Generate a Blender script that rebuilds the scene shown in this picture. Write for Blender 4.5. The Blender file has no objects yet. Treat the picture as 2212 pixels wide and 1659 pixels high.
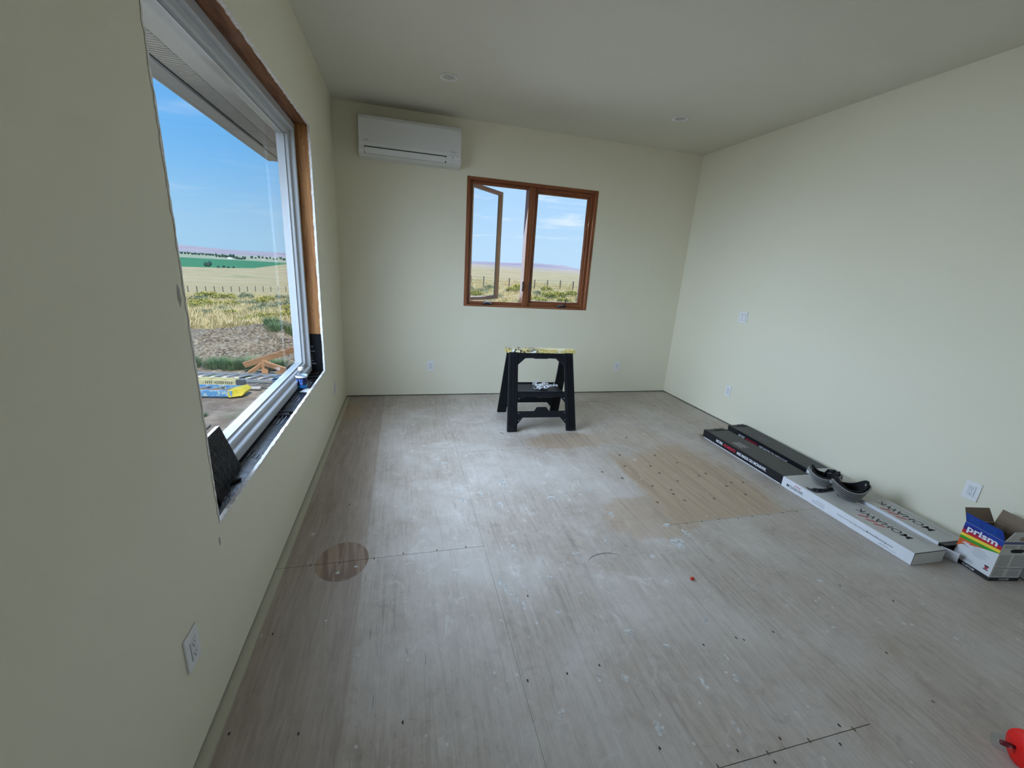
import bpy, bmesh, math, random
from mathutils import Vector, Matrix
random.seed(7)
S = bpy.context.scene
COL = S.collection
PI = math.pi

# ------------------------------------------------------------------ camera
W, H, D = 4.106, 2.94, 4.751          # room: x 0..W, ceiling H, far wall y = D
r_, u_, f_ = Vector((.967, -.245, .062)), Vector((.010, .282, .959)), Vector((.253, .927, -.275))
f_.normalize(); r_ = (r_ - f_ * r_.dot(f_)).normalized(); u_ = r_.cross(f_).normalized()
cam_d = bpy.data.cameras.new('camera'); cam = bpy.data.objects.new('camera', cam_d); COL.objects.link(cam)
M = Matrix((r_, u_, -f_)).transposed().to_4x4(); M.translation = Vector((.634, 0, 1.537)); cam.matrix_world = M
cam_d.sensor_fit = 'HORIZONTAL'; cam_d.sensor_width = 36; cam_d.lens = 889.4 / 2212 * 36
cam_d.clip_start = .02; cam_d.clip_end = 30000
S.camera = cam
S.view_settings.view_transform = 'Standard'; S.view_settings.look = 'None'
S.view_settings.gamma = 1; S.view_settings.use_curve_mapping = False
S.view_settings.exposure = 0.0
S.cycles.diffuse_bounces = 4; S.cycles.glossy_bounces = 3; S.cycles.max_bounces = 8; S.cycles.transparent_max_bounces = 16
S.cycles.use_adaptive_sampling = True; S.cycles.adaptive_threshold = .06; S.cycles.adaptive_min_samples = 28
S.cycles.caustics_reflective = False; S.cycles.caustics_refractive = False

# ------------------------------------------------------------------ node helpers
class V:
    def __init__(s, nt, sock): s.nt, s.s = nt, sock
    def _m(s, op, o=None, clamp=False):
        n = s.nt.nodes.new('ShaderNodeMath'); n.operation = op; n.use_clamp = clamp
        s.nt.links.new(s.s, n.inputs[0])
        if isinstance(o, V): s.nt.links.new(o.s, n.inputs[1])
        elif o is not None: n.inputs[1].default_value = o
        return V(s.nt, n.outputs[0])
    def __add__(s, o): return s._m('ADD', o)
    def __radd__(s, o): return s._m('ADD', o)
    def __sub__(s, o): return s._m('SUBTRACT', o)
    def __rsub__(s, o): return (s * -1) + o
    def __mul__(s, o): return s._m('MULTIPLY', o)
    def __rmul__(s, o): return s._m('MULTIPLY', o)
    def __truediv__(s, o): return s._m('DIVIDE', o)
    def abs(s): return s._m('ABSOLUTE')
    def sqrt(s): return s._m('SQRT')
    def max(s, o): return s._m('MAXIMUM', o)
    def min(s, o): return s._m('MINIMUM', o)
    def sm(s, a, b, lo=0., hi=1.):
        n = s.nt.nodes.new('ShaderNodeMapRange'); n.interpolation_type = 'SMOOTHSTEP'
        s.nt.links.new(s.s, n.inputs[0])
        if a > b: a, b, lo, hi = b, a, hi, lo
        n.inputs[1].default_value = a; n.inputs[2].default_value = b
        n.inputs[3].default_value = lo; n.inputs[4].default_value = hi
        return V(s.nt, n.outputs[0])
def sep(nt, v):
    n = nt.nodes.new('ShaderNodeSeparateXYZ'); nt.links.new(v.s, n.inputs[0]); return [V(nt, n.outputs[i]) for i in range(3)]
def comb(nt, x, y, z):
    n = nt.nodes.new('ShaderNodeCombineXYZ')
    for i, q in enumerate((x, y, z)):
        if isinstance(q, V): nt.links.new(q.s, n.inputs[i])
        else: n.inputs[i].default_value = q
    return V(nt, n.outputs[0])
def noise(nt, vec, scale=1., detail=4., rough=.55, dist=0.):
    n = nt.nodes.new('ShaderNodeTexNoise'); nt.links.new(vec.s, n.inputs['Vector'])
    n.inputs['Scale'].default_value = scale; n.inputs['Detail'].default_value = detail
    n.inputs['Roughness'].default_value = rough; n.inputs['Distortion'].default_value = dist
    return V(nt, n.outputs[0])
def voro(nt, vec, scale):
    n = nt.nodes.new('ShaderNodeTexVoronoi'); nt.links.new(vec.s, n.inputs['Vector']); n.inputs['Scale'].default_value = scale
    return V(nt, n.outputs['Distance']), V(nt, n.outputs['Color'])
def mixc(nt, f, a, b):
    n = nt.nodes.new('ShaderNodeMix'); n.data_type = 'RGBA'
    if isinstance(f, V): nt.links.new(f.s, n.inputs[0])
    else: n.inputs[0].default_value = f
    for q, i in ((a, 6), (b, 7)):
        if isinstance(q, V): nt.links.new(q.s, n.inputs[i])
        else: n.inputs[i].default_value = (*q, 1)
    return V(nt, n.outputs[2])
def position(nt):
    return V(nt, nt.nodes.new('ShaderNodeNewGeometry').outputs['Position'])
def objco(nt):
    return V(nt, nt.nodes.new('ShaderNodeTexCoord').outputs['Object'])
def orand(nt):
    return V(nt, nt.nodes.new('ShaderNodeObjectInfo').outputs['Random'])
def srgb(r, g, b):
    f = lambda c: (c / 255 / 12.92) if c <= 10 else ((c / 255 + .055) / 1.055) ** 2.4
    return (f(r), f(g), f(b))
def mat(name, col=(.8, .8, .8), rough=.6, metal=0., spec=.5, fn=None, bump=None, trans=0., ior=1.45, alpha=1.):
    m = bpy.data.materials.new(name); m.use_nodes = True; nt = m.node_tree; b = nt.nodes['Principled BSDF']
    b.inputs['Base Color'].default_value = (*col, 1); b.inputs['Roughness'].default_value = rough
    b.inputs['Metallic'].default_value = metal; b.inputs['Specular IOR Level'].default_value = spec
    b.inputs['Transmission Weight'].default_value = trans; b.inputs['IOR'].default_value = ior
    b.inputs['Alpha'].default_value = alpha
    if fn:
        out = fn(nt)
        c, h = out if isinstance(out, tuple) else (out, None)
        nt.links.new(c.s, b.inputs['Base Color'])
        if h is not None and bump:
            n = nt.nodes.new('ShaderNodeBump'); n.inputs['Strength'].default_value = bump[0]; n.inputs['Distance'].default_value = bump[1]
            nt.links.new(h.s, n.inputs['Height']); nt.links.new(n.outputs[0], b.inputs['Normal'])
    return m

# ------------------------------------------------------------------ sky and sun
def build_world():
    w = bpy.data.worlds.new('sky'); S.world = w; w.use_nodes = True; nt = w.node_tree
    bg = nt.nodes['Background']
    d = V(nt, nt.nodes.new('ShaderNodeTexCoord').outputs['Generated'])
    x, y, z = sep(nt, d)
    up = z.max(0.)
    low = mixc(nt, up.sm(0., .20), (.36, .60, .84), (.17, .47, .88))
    col = mixc(nt, up.sm(.12, .55), low, (.075, .30, .84))
    tow = (x * .36 + y * .93).sm(.76, 1.02)
    col = mixc(nt, tow * .50, col, (.62, .78, .98))
    k = up + .10
    cv = comb(nt, x / k, y / k, up * 2.)
    n1 = noise(nt, comb(nt, x / k * .8, y / k * 1.1, up * 9.), 1.1, 8., .62, .4)
    n2 = noise(nt, comb(nt, x * 6., y * 6., z * 46.), 1., 7., .6, .6)
    cl = n1.sm(.54, .76) * .55 + n2.sm(.52, .72) * .6 * (tow * .8 + .2)
    cl = cl * up.sm(.01, .06) * (tow * .55 + .42)
    col = mixc(nt, cl.min(.85), col, (.86, .91, .99))
    col = mixc(nt, z.sm(-.02, .0), (.30, .29, .22), col)
    nt.links.new(col.s, bg.inputs[0]); bg.inputs[1].default_value = 1.12
build_world()
sun_d = bpy.data.lights.new('sun', 'SUN'); sun = bpy.data.objects.new('sun', sun_d); COL.objects.link(sun)
sun_d.energy = 3.9; sun_d.angle = .01; sun_d.color = (1, .94, .84)
sun.rotation_euler = Vector((-.14, .55, -.82)).to_track_quat('-Z', 'Y').to_euler()   # high, from behind the house

def area(name, loc, aim, sx, sy, power, col, spread=PI):
    l = bpy.data.lights.new(name, 'AREA'); l.shape = 'RECTANGLE'; l.size = sx; l.size_y = sy
    l.energy = power; l.color = col; l.spread = spread
    o = bpy.data.objects.new(name, l); COL.objects.link(o); o.location = loc
    o.rotation_euler = Vector(aim).to_track_quat('-Z', 'Z').to_euler()
    return o
# daylight entering by the window openings: sky light falling down, light thrown up from the sunlit ground
SKYC = (.63, .77, 1)
for nm, ay, pw in (('ahead', 0., 44), ('far', 1.0, 25), ('near', -1.0, 11)):
    area('daylight_side_window_sky_' + nm, (-.52, 2.52, 1.55), (1, ay, -.46 * math.hypot(1, ay)), 2.05 if ay == 0 else 1.7, 1.7, pw, SKYC, math.radians(98))
area('daylight_side_window_ground', (-.48, 2.52, 1.45), (1, 0, .22), 2.05, 1.6, 2.0, (1, .88, .66))
area('daylight_far_window', (2.05, D + .19, 1.74), (0, -1, -.40), 1.40, 1.25, 15, (.70, .82, 1), math.radians(140))
area('added_fill_patio_door', (2.1, -2.85, 1.05), (0, 1, -.42), 2.0, 1.9, 8.5, (.92, .94, 1), math.radians(105))  # added fill light at the unseen door behind the camera

# ------------------------------------------------------------------ mesh helpers
class B:
    def __init__(s): s.bm = bmesh.new()
    def box(s, lo, hi, bev=0., M=None, seg=1):
        t = bmesh.new(); bmesh.ops.create_cube(t, size=1)
        for v in t.verts: v.co = Vector([lo[i] + (v.co[i] + .5) * (hi[i] - lo[i]) for i in range(3)])
        if bev: bmesh.ops.bevel(t, geom=list(t.edges), offset=bev, segments=seg, affect='EDGES', profile=.5)
        s._add(t, M); return s
    def _add(s, t, M=None):
        if M is not None: t.transform(M)
        vm = {v: s.bm.verts.new(v.co) for v in t.verts}
        for f in t.faces:
            try: s.bm.faces.new([vm[v] for v in f.verts])
            except ValueError: pass
        t.free()
    def face(s, pts):
        s.bm.faces.new([s.bm.verts.new(p) for p in pts]); return s
    def prism(s, pts, vec, bev=0.):          # polygon extruded along vec
        t = bmesh.new(); vec = Vector(vec)
        a = [t.verts.new(p) for p in pts]; b = [t.verts.new(Vector(p) + vec) for p in pts]; n = len(a)
        t.faces.new(a[::-1]); t.faces.new(b)
        for i in range(n): t.faces.new((a[i], a[(i + 1) % n], b[(i + 1) % n], b[i]))
        bmesh.ops.recalc_face_normals(t, faces=list(t.faces))
        if bev: bmesh.ops.bevel(t, geom=list(t.edges), offset=bev, segments=2, affect='EDGES', profile=.5)
        s._add(t); return s
    def bar(s, p, q, w, h, up=(0, 0, 1), bev=0.):   # box beam from p to q
        p, q = Vector(p), Vector(q); d = q - p; L = d.length; d.normalize()
        sd = d.cross(Vector(up)); sd = sd.normalized() if sd.length > 1e-5 else Vector((1, 0, 0)); n = sd.cross(d)
        R = Matrix((sd, d, n)).transposed().to_4x4(); R.translation = p
        return s.box((-w / 2, 0, -h / 2), (w / 2, L, h / 2), bev, R)
    def tube(s, path, rad, n=8, cap=True, closed=False):
        P = [Vector(p) for p in path]; rings = []; m = len(P)
        ref = Vector((0, 0, 1))
        for i, p in enumerate(P):
            a = P[(i - 1) % m] if (closed or i > 0) else P[i]
            b = P[(i + 1) % m] if (closed or i < m - 1) else P[i]
            d = (b - a).normalized()
            x = d.cross(ref)
            if x.length < 1e-3: x = d.cross(Vector((0, 1, 0)))
            x.normalize(); y = x.cross(d)
            r = rad[i] if isinstance(rad, (list, tuple)) else rad
            rings.append([s.bm.verts.new(p + r * (math.cos(t) * x + math.sin(t) * y)) for t in [2 * PI * k / n for k in range(n)]])
        for i in range(m if closed else m - 1):
            A, C = rings[i], rings[(i + 1) % m]
            for k in range(n): s.bm.faces.new((A[k], A[(k + 1) % n], C[(k + 1) % n], C[k]))
        if cap and not closed:
            s.bm.faces.new(rings[0][::-1]); s.bm.faces.new(rings[-1])
        return s
    def lathe(s, prof, n=24, M=None, cap0=False, cap1=False):   # prof: (radius, z)
        t = bmesh.new(); rings = []
        for r, z in prof: rings.append([t.verts.new((r * math.cos(2 * PI * k / n), r * math.sin(2 * PI * k / n), z)) for k in range(n)])
        for A, C in zip(rings, rings[1:]):
            for k in range(n): t.faces.new((A[k], A[(k + 1) % n], C[(k + 1) % n], C[k]))
        if cap0: t.faces.new(rings[0][::-1])
        if cap1: t.faces.new(rings[-1])
        s._add(t, M); return s
    def grid(s, fn, nu, nv):
        g = [[s.bm.verts.new(fn(i / nu, j / nv)) for j in range(nv + 1)] for i in range(nu + 1)]
        for i in range(nu):
            for j in range(nv): s.bm.faces.new((g[i][j], g[i + 1][j], g[i + 1][j + 1], g[i][j + 1]))
        return s
    def wall_hole(s, axis, a0, a1, z0, z1, t0, t1, holes):
        """slab with rectangular openings; axis = direction the slab runs along (0 x, 1 y), t0..t1 its thickness on the other"""
        us = sorted({a0, a1, *[h[0] for h in holes], *[h[1] for h in holes]}); zs = sorted({z0, z1, *[h[2] for h in holes], *[h[3] for h in holes]})
        P = (lambda a, t, z: (a, t, z)) if axis == 0 else (lambda a, t, z: (t, a, z))
        t = bmesh.new(); cache = {}
        def vv(a, q, z):
            k = (round(a, 5), round(q, 5), round(z, 5))
            if k not in cache: cache[k] = t.verts.new(P(a, q, z))
            return cache[k]
        solid = lambda i, j: 0 <= i < len(us) - 1 and 0 <= j < len(zs) - 1 and not any(h[0] <= (us[i] + us[i + 1]) / 2 <= h[1] and h[2] <= (zs[j] + zs[j + 1]) / 2 <= h[3] for h in holes)
        for i in range(len(us) - 1):
            for j in range(len(zs) - 1):
                if not solid(i, j): continue
                A, C, E_, F = us[i], us[i + 1], zs[j], zs[j + 1]
                for q in (t0, t1): t.faces.new((vv(A, q, E_), vv(C, q, E_), vv(C, q, F), vv(A, q, F)))
                for (di, dj, p1, p2) in ((-1, 0, (A, E_), (A, F)), (1, 0, (C, E_), (C, F)), (0, -1, (A, E_), (C, E_)), (0, 1, (A, F), (C, F))):
                    if not solid(i + di, j + dj): t.faces.new((vv(p1[0], t0, p1[1]), vv(p2[0], t0, p2[1]), vv(p2[0], t1, p2[1]), vv(p1[0], t1, p1[1])))
        bmesh.ops.recalc_face_normals(t, faces=list(t.faces)); s._add(t); return s
    def build(s, name, m, parent=None, smooth=False, loc=None, rot=None):
        bmesh.ops.recalc_face_normals(s.bm, faces=list(s.bm.faces)) if len(s.bm.faces) < 20000 else None
        me = bpy.data.meshes.new(name); s.bm.to_mesh(me); s.bm.free(); me.materials.append(m)
        if smooth:
            for p in me.polygons: p.use_smooth = True
        return link(name, me, parent, loc, rot)
def link(name, me, parent=None, loc=None, rot=None):
    o = bpy.data.objects.new(name, me); COL.objects.link(o)
    if parent: o.parent = parent
    if loc: o.location = loc
    if rot: o.rotation_euler = rot
    return o
def tag(o, label=None, cat=None, group=None, kind=None):
    if label: o['label'] = label
    if cat: o['category'] = cat
    if group: o['group'] = group
    if kind: o['kind'] = kind
    return o
def thing(name, label, cat, loc=(0, 0, 0), rz=0., group=None, kind=None):
    o = bpy.data.objects.new(name, None); COL.objects.link(o); o.location = loc; o.rotation_euler = (0, 0, rz); o.empty_display_size = .1
    return tag(o, label, cat, group, kind)
def copy_tree(o, parent=None):
    c = o.copy(); COL.objects.link(c); c.parent = parent
    for ch in list(o.children): copy_tree(ch, c)
    return c
def text(body, m, parent, origin, xdir, ydir, width=None, height=.02, bold=0., name='lettering', thick=.0003):
    """flat printed lettering: origin = lower left, fitted to width/height"""
    cu = bpy.data.curves.new('t', 'FONT'); cu.body = body; cu.offset = bold; cu.extrude = 0; cu.resolution_u = 3
    ob = bpy.data.objects.new('t', cu); COL.objects.link(ob)
    dg = bpy.context.evaluated_depsgraph_get(); me = bpy.data.meshes.new_from_object(ob.evaluated_get(dg))
    bpy.data.objects.remove(ob); bpy.data.curves.remove(cu)
    xs = [v.co.x for v in me.vertices]; ys = [v.co.y for v in me.vertices]
    x0, x1, y0, y1 = min(xs), max(xs), min(ys), max(ys)
    sy = height / (y1 - y0); sx = width / (x1 - x0) if width else sy
    X, Y = Vector(xdir).normalized(), Vector(ydir).normalized(); n = X.cross(Y)
    for v in me.vertices: v.co = Vector(origin) + X * ((v.co.x - x0) * sx) + Y * ((v.co.y - y0) * sy) + n * thick
    me.materials.clear(); me.materials.append(m); me.name = name
    return link(name, me, parent)
def marks(quads, m, parent, origin, xdir, ydir, name='printed_marks', thick=.0003):
    """small flat printed shapes given as polygons in (x, y) of the printed face"""
    X, Y = Vector(xdir).normalized(), Vector(ydir).normalized(); n = X.cross(Y); b = B()
    for q in quads: b.face([Vector(origin) + X * p[0] + Y * p[1] + n * thick for p in q])
    return b.build(name, m, parent)
def rect(x0, y0, x1, y1): return [(x0, y0), (x1, y0), (x1, y1), (x0, y1)]

# ------------------------------------------------------------------ materials
def paint_fn(base, alt):
    def fn(nt):
        p = position(nt); n = noise(nt, p, .9, 3.); o = noise(nt, p, 140., 3., .6)
        return mixc(nt, n.sm(.35, .7), base, alt), o
    return fn
M_wall = mat('wall_paint', rough=.75, spec=.25, fn=paint_fn((.765, .725, .57), (.78, .74, .595)), bump=(.10, .002))
M_ceil = mat('ceiling_paint', rough=.85, spec=.2, fn=paint_fn((.69, .66, .565), (.71, .68, .585)), bump=(.08, .002))
M_gyp = mat('gypsum_core', rough=.9, fn=lambda nt: (mixc(nt, noise(nt, position(nt), 60., 4.).sm(.4, .65), (.70, .66, .62), (.85, .83, .80))))
M_dark = mat('dark_gap', (.012, .012, .012), .9)
def wood_fn(c1, c2, axis, freq=60., knots=True, obj=False):
    def fn(nt):
        x, y, z = sep(nt, objco(nt) if obj else position(nt)); q = [x, y, z]
        k = [freq, freq, freq]; k[axis] = 2.6
        n = noise(nt, comb(nt, q[0] * k[0], q[1] * k[1], q[2] * k[2]), 1., 5., .6, 1.2)
        g = noise(nt, comb(nt, q[0] * 5., q[1] * 5., q[2] * 5.), 1., 2.)
        c = mixc(nt, n.sm(.3, .7) * .75 + g * .25, c1, c2)
        if knots:
            d, _ = voro(nt, comb(nt, q[0] * (3 if axis != 0 else 1.5), q[1] * (9 if axis != 1 else 3), q[2] * (9 if axis != 2 else 3)), 1.)
            c = mixc(nt, d.sm(.10, .04) * .75, c, tuple(v * .3 for v in c1))
        return c, n
    return fn
M_stud = mat('stud_wood', rough=.7, fn=wood_fn(srgb(128, 80, 42), srgb(180, 128, 76), 2, 45.), bump=(.2, .002))
M_header = mat('header_wood', rough=.75, fn=wood_fn(srgb(92, 56, 32), srgb(150, 100, 64), 1, 40.), bump=(.2, .002))
M_casv = mat('casement_wood_upright', rough=.42, fn=wood_fn(srgb(112, 62, 34), srgb(160, 98, 58), 2, 70., False), bump=(.05, .001))
M_cash = mat('casement_wood_rail', rough=.42, fn=wood_fn(srgb(108, 60, 33), srgb(156, 94, 56), 0, 70., False), bump=(.05, .001))
M_vinyl = mat('white_vinyl', (.45, .46, .47), .35)
M_alu = mat('pale_aluminium_cladding', (.42, .38, .37), .4)
def membrane_fn(nt):
    p = position(nt); n = noise(nt, p, 26., 5., .6, .8); m = noise(nt, p, 120., 3.)
    return mixc(nt, n.sm(.35, .7), (.006, .006, .007), (.014, .015, .018)), n + m * .3
M_memb = mat('black_flashing_membrane', rough=.24, spec=.9, fn=membrane_fn, bump=(.6, .006))
M_white = mat('white_plastic', (.78, .78, .78), .35)
M_slot = mat('slot_black', (.02, .02, .02), .6)
M_blackp = mat('black_plastic', rough=.45, fn=lambda nt: mixc(nt, noise(nt, position(nt), 9., 5.).sm(.3, .8), (.010, .011, .014), (.026, .028, .033)))
M_shim = mat('shim_black', (.012, .012, .013), .5)
M_print = mat('pale_print', (.20, .215, .25), .6)

# glass: clear pane, reflecting more at a grazing view as real glass does
def glass_mat(name, ior=1.5, tint=(.97, .99, .985)):
    m = bpy.data.materials.new(name); m.use_nodes = True; nt = m.node_tree; nt.nodes.clear()
    o = nt.nodes.new('ShaderNodeOutputMaterial'); t = nt.nodes.new('ShaderNodeBsdfTransparent'); g = nt.nodes.new('ShaderNodeBsdfGlossy')
    fr = nt.nodes.new('ShaderNodeFresnel'); fr.inputs[0].default_value = ior; mx = nt.nodes.new('ShaderNodeMixShader')
    t.inputs[0].default_value = (*tint, 1); g.inputs['Roughness'].default_value = .0
    ge = nt.nodes.new('ShaderNodeNewGeometry'); front = V(nt, fr.outputs[0]) * (V(nt, ge.outputs['Backfacing']) * -1 + 1) * .62
    nt.links.new(front.min(.9).s, mx.inputs[0]); nt.links.new(t.outputs[0], mx.inputs[1]); nt.links.new(g.outputs[0], mx.inputs[2]); nt.links.new(mx.outputs[0], o.inputs[0])
    return m
M_glass = glass_mat('window_glass', 1.42)
M_clear = glass_mat('clear_plastic', 1.45, (.90, .94, .96))

# floor: dusty plywood, bare tan patches where sheets were covered
def floor_fn(nt):
    p = position(nt); x, y, z = sep(nt, p); rnd = orand(nt)
    g1 = noise(nt, comb(nt, x * 46., y * 3.4, rnd * 40.), 1., 5., .66, .8)
    g2 = noise(nt, comb(nt, x * 210., y * 7., rnd * 9.), 1., 3., .6)
    warp = noise(nt, comb(nt, x * 6., y * .8, rnd * 12.), 1., 3., .5, .6)
    fig = noise(nt, comb(nt, (x + warp * .16) * 42., y * 1.0, 3.), 1., 4., .5)
    blot = noise(nt, p, 1.7, 4., .6, .3); blot2 = noise(nt, p, 5.5, 5., .6)
    c = mixc(nt, g1.sm(.32, .68), (.36, .305, .25), (.45, .39, .33))
    c = mixc(nt, g2.sm(.35, .65) * .22, c, (.55, .49, .43))
    c = mixc(nt, (fig.sm(.56, .70) * .30), c, (.16, .135, .115))
    mot = noise(nt, p, 3.2, 5., .68, .5); mot2 = noise(nt, comb(nt, x * 14., y * 9., 4.), 1., 4., .7, .4)
    c = mixc(nt, mot.sm(.50, .72) * .45, c, (.33, .25, .19))
    c = mixc(nt, mot2.sm(.50, .70) * .42, c, (.29, .245, .205))
    mot3 = noise(nt, comb(nt, x * 38., y * 22., 8.), 1., 5., .75, .3); mot4 = noise(nt, p, 9., 5., .72, 1.0)
    c = mixc(nt, mot3.sm(.54, .68) * .35, c, (.25, .215, .19)); c = mixc(nt, mot3.sm(.46, .32) * .30, c, (.55, .51, .46))
    c = mixc(nt, mot4.sm(.58, .70) * .38, c, (.22, .185, .16))
    # pale drywall dust, stronger mid-floor where window sheen is put into the colour
    dust = blot.sm(.36, .66) * .45 + blot2.sm(.48, .75) * .30
    mid = (x.sm(.2, 1.0) * x.sm(2.6, 1.8)) * (y.sm(1.0, 1.8))
    dust = dust + noise(nt, comb(nt, x * 11., y * 7., 2.), 1., 5., .7, 1.2).sm(.56, .70) * .45
    c = mixc(nt, (dust * (mid * .55 + .5)).min(.9), c, (.66, .63, .59))
    # strip along the window wall, darker and browner
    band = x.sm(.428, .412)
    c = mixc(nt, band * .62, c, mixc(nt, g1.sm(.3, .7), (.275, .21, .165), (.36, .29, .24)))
    edge = x.sm(.045, .034)
    # tan bare patches
    wob = noise(nt, p, 4.5, 5., .6) * .34 - .17
    t1 = (x + wob * .5).sm(2.31, 2.37) * (x + wob * 1.6).sm(3.36, 3.18) * y.sm(1.955, 1.97) * (y + wob * 2.2 - (x - 2.33) * .25).sm(3.05, 2.70)
    ex, ey = (x - 2.20) / .36, (y - 2.06) / .26
    t2 = (ex * ex + ey * ey + wob * 4.5).sm(1., .65) * .6
    ex, ey = (x - 2.10) / .42, (y - 3.30) / .20
    t3 = (ex * ex + ey * ey + wob * 6.).sm(1., .55) * .75
    ex, ey = (x - 2.75) / .40, (y - 3.35) / .28
    t4 = (ex * ex + ey * ey + wob * 6.).sm(1., .55) * .35
    ex, ey = (x - .05) / .18, (y - 4.25) / .32
    t5 = (ex * ex + ey * ey + wob * 3.).sm(1., .4) * .7
    tan = (t1 * .9).max(t2).max(t3).max(t4).max(t5)
    c = mixc(nt, tan * .95, c, mixc(nt, fig.sm(.42, .62), (.43, .315, .215), (.35, .25, .165)))
    # round bucket mark of bare reddish wood
    dx, dy = x - .312, (y - 1.958) * .86
    cr = (dx * dx + dy * dy).sqrt()
    rings = noise(nt, comb(nt, x * 34. + y * 4., y * 3., 5.), 1., 2., .5, .5)
    cc = mixc(nt, rings.sm(.40, .56), (.19, .12, .08), (.33, .235, .165))
    c = mixc(nt, cr.sm(.1325, .1265) * .92, c, cc)
    # small white paint specks and grey scuffs
    vd, vc = voro(nt, p, 7.); vx, vy, vz = sep(nt, vc)
    c = mixc(nt, (vd - vy * .07).sm(.06, .02) * vx.sm(.60, .62) * .75, c, (.60, .60, .58))
    vd, vc = voro(nt, p, 17.); vx, vy, vz = sep(nt, vc)
    c = mixc(nt, vd.sm(.13, .06) * vx.sm(.76, .78) * .7, c, (.62, .62, .60))
    cr2 = noise(nt, comb(nt, x * 150., y * 6.5, rnd * 20.), 1., 2., .5, .2)
    c = mixc(nt, cr2.sm(.68, .73) * noise(nt, p, 2.3, 2.).sm(.42, .6) * .55, c, (.11, .095, .085))
    c = mixc(nt, edge * .8, c, (.58, .56, .44))
    return c, g1
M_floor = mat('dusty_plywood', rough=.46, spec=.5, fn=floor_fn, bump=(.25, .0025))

# ------------------------------------------------------------------ room shell
YB = -2.6
WIN1 = (1.46, 3.58, .605, 2.405)
WIN2 = (1.298, 2.812, 1.066, 2.420)
def st(o): o['kind'] = 'structure'; return o
fl = st(B().box((-.25, YB - .2, -.30), (W + .25, D + .2, -.022)).build('floor', M_dark))
xs = [-.02, 1.062, 2.282, 3.502, W + .02]
seams = [[-1.2 + .71, 1.95, 4.39], [.73, 3.17], [-.49, 1.955, 4.39], [.73, 3.17]]
for i in range(4):
    ys = [YB] + seams[i] + [D + .02]
    for a, b in zip(ys, ys[1:]):
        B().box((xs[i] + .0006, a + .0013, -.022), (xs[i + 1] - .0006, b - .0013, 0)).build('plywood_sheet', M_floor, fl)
ZB = .011     # drywall stops short of the floor
wl = st(B().wall_hole(1, YB, D, ZB, H, -.014, 0., [WIN1]).build('wall_left', M_wall))
e = .032
B().wall_hole(1, YB - .2, D + .2, -.3, H + .1, -.20, -.0145, [(WIN1[0] - e, WIN1[1] + e, WIN1[2] - e, WIN1[3] + e)]).build('framing', M_dark, wl)
wb = st(B().wall_hole(0, 0., W, ZB, H, D, D + .014, [WIN2]).build('wall_back', M_wall))
B().wall_hole(0, -.0, W, -.3, H + .1, D + .0145, D + .20, [WIN2]).build('framing', M_dark, wb)
wr = st(B().box((W, YB, ZB), (W + .014, D, H)).build('wall_right', M_wall))
B().box((W + .0145, YB - .2, -.3), (W + .2, D + .2, H + .1)).build('framing', M_dark, wr)
DOOR = (1.05, 3.15, .0, 2.06)
wf = st(B().wall_hole(0, 0, W, ZB, H, YB - .014, YB, [DOOR]).build('wall_front', M_wall))
B().wall_hole(0, -.2, W + .2, -.3, H + .1, YB - .2, YB - .015, [DOOR]).build('framing', M_dark, wf)
ce = st(B().box((-.02, YB - .02, H), (W + .02, D + .02, H + .05)).build('ceiling', M_ceil))
# scuffs and bare joint compound left on the paint of the window wall
b = B()
for (cy, cz, a, h) in [(1.425, 1.395, .012, .035), (3.93, .455, .002, .055), (1.44, .545, .008, .02), (2.95, .588, .012, .01)]:
    pts = [(.0004, cy + a * math.cos(t) * random.uniform(.6, 1.2), cz + h * math.sin(t) * random.uniform(.7, 1.1)) for t in [2 * PI * k / 11 for k in range(11)]]
    b.face(pts)
tag(b.build('bare_patch', mat('bare_compound', (.36, .345, .30), .9), wl), kind='stuff')

# torn gypsum edge around the picture-window opening
def torn(p0, p1, inn, seed):
    random.seed(seed); p0, p1, inn = Vector(p0), Vector(p1), Vector(inn); n = int((p1 - p0).length / .022); b = B(); prev = None
    for i in range(n + 1):
        p = p0.lerp(p1, i / n); a = random.uniform(.001, .010); c = random.uniform(.001, .007); d = random.uniform(-.001, .004)
        row = [p + Vector((.0012, 0, 0)) - inn * a, p + Vector((.0022, 0, 0)), p + Vector((.001, 0, 0)) + inn * c, p + Vector((-.016, 0, 0)) + inn * d]
        if prev:
            for k in range(3): b.face([prev[k], prev[k + 1], row[k + 1], row[k]])
        prev = row
    return b.build('torn_drywall_edge', M_gyp, wl)
y0, y1, z0, z1 = WIN1
torn((0, y0, z0), (0, y1, z0), (0, 0, 1), 1); torn((0, y1, z0), (0, y1, z1), (0, -1, 0), 2)
torn((0, y0, z1), (0, y1, z1), (0, 0, -1), 3); torn((0, y0, z0), (0, y0, z1), (0, 1, 0), 4)

# ------------------------------------------------------------------ window_1: picture window in the left wall
w1 = thing('window_1', 'large fixed white-framed picture window in unfinished left wall opening', 'window', (0, 0, 0), kind='structure')
B().box((-.2, y0 - .03, z1 - .002), (-.0146, y1 + .03, z1 + .03)).build('header_board', M_header, w1)
B().box((-.2, y1 - .002, z0 - .03), (-.0146, y1 + .03, z1 - .0025)).build('jamb_board', M_stud, w1)
B().box((-.2, y0 - .03, z0 - .03), (-.0146, y0 + .002, z1 - .0025)).build('jamb_board', M_stud, w1)
B().box((-.2, y0 + .0025, z0 - .03), (-.0146, y1 - .0025, z0 - .012)).build('sill_board', M_stud, w1)
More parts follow.
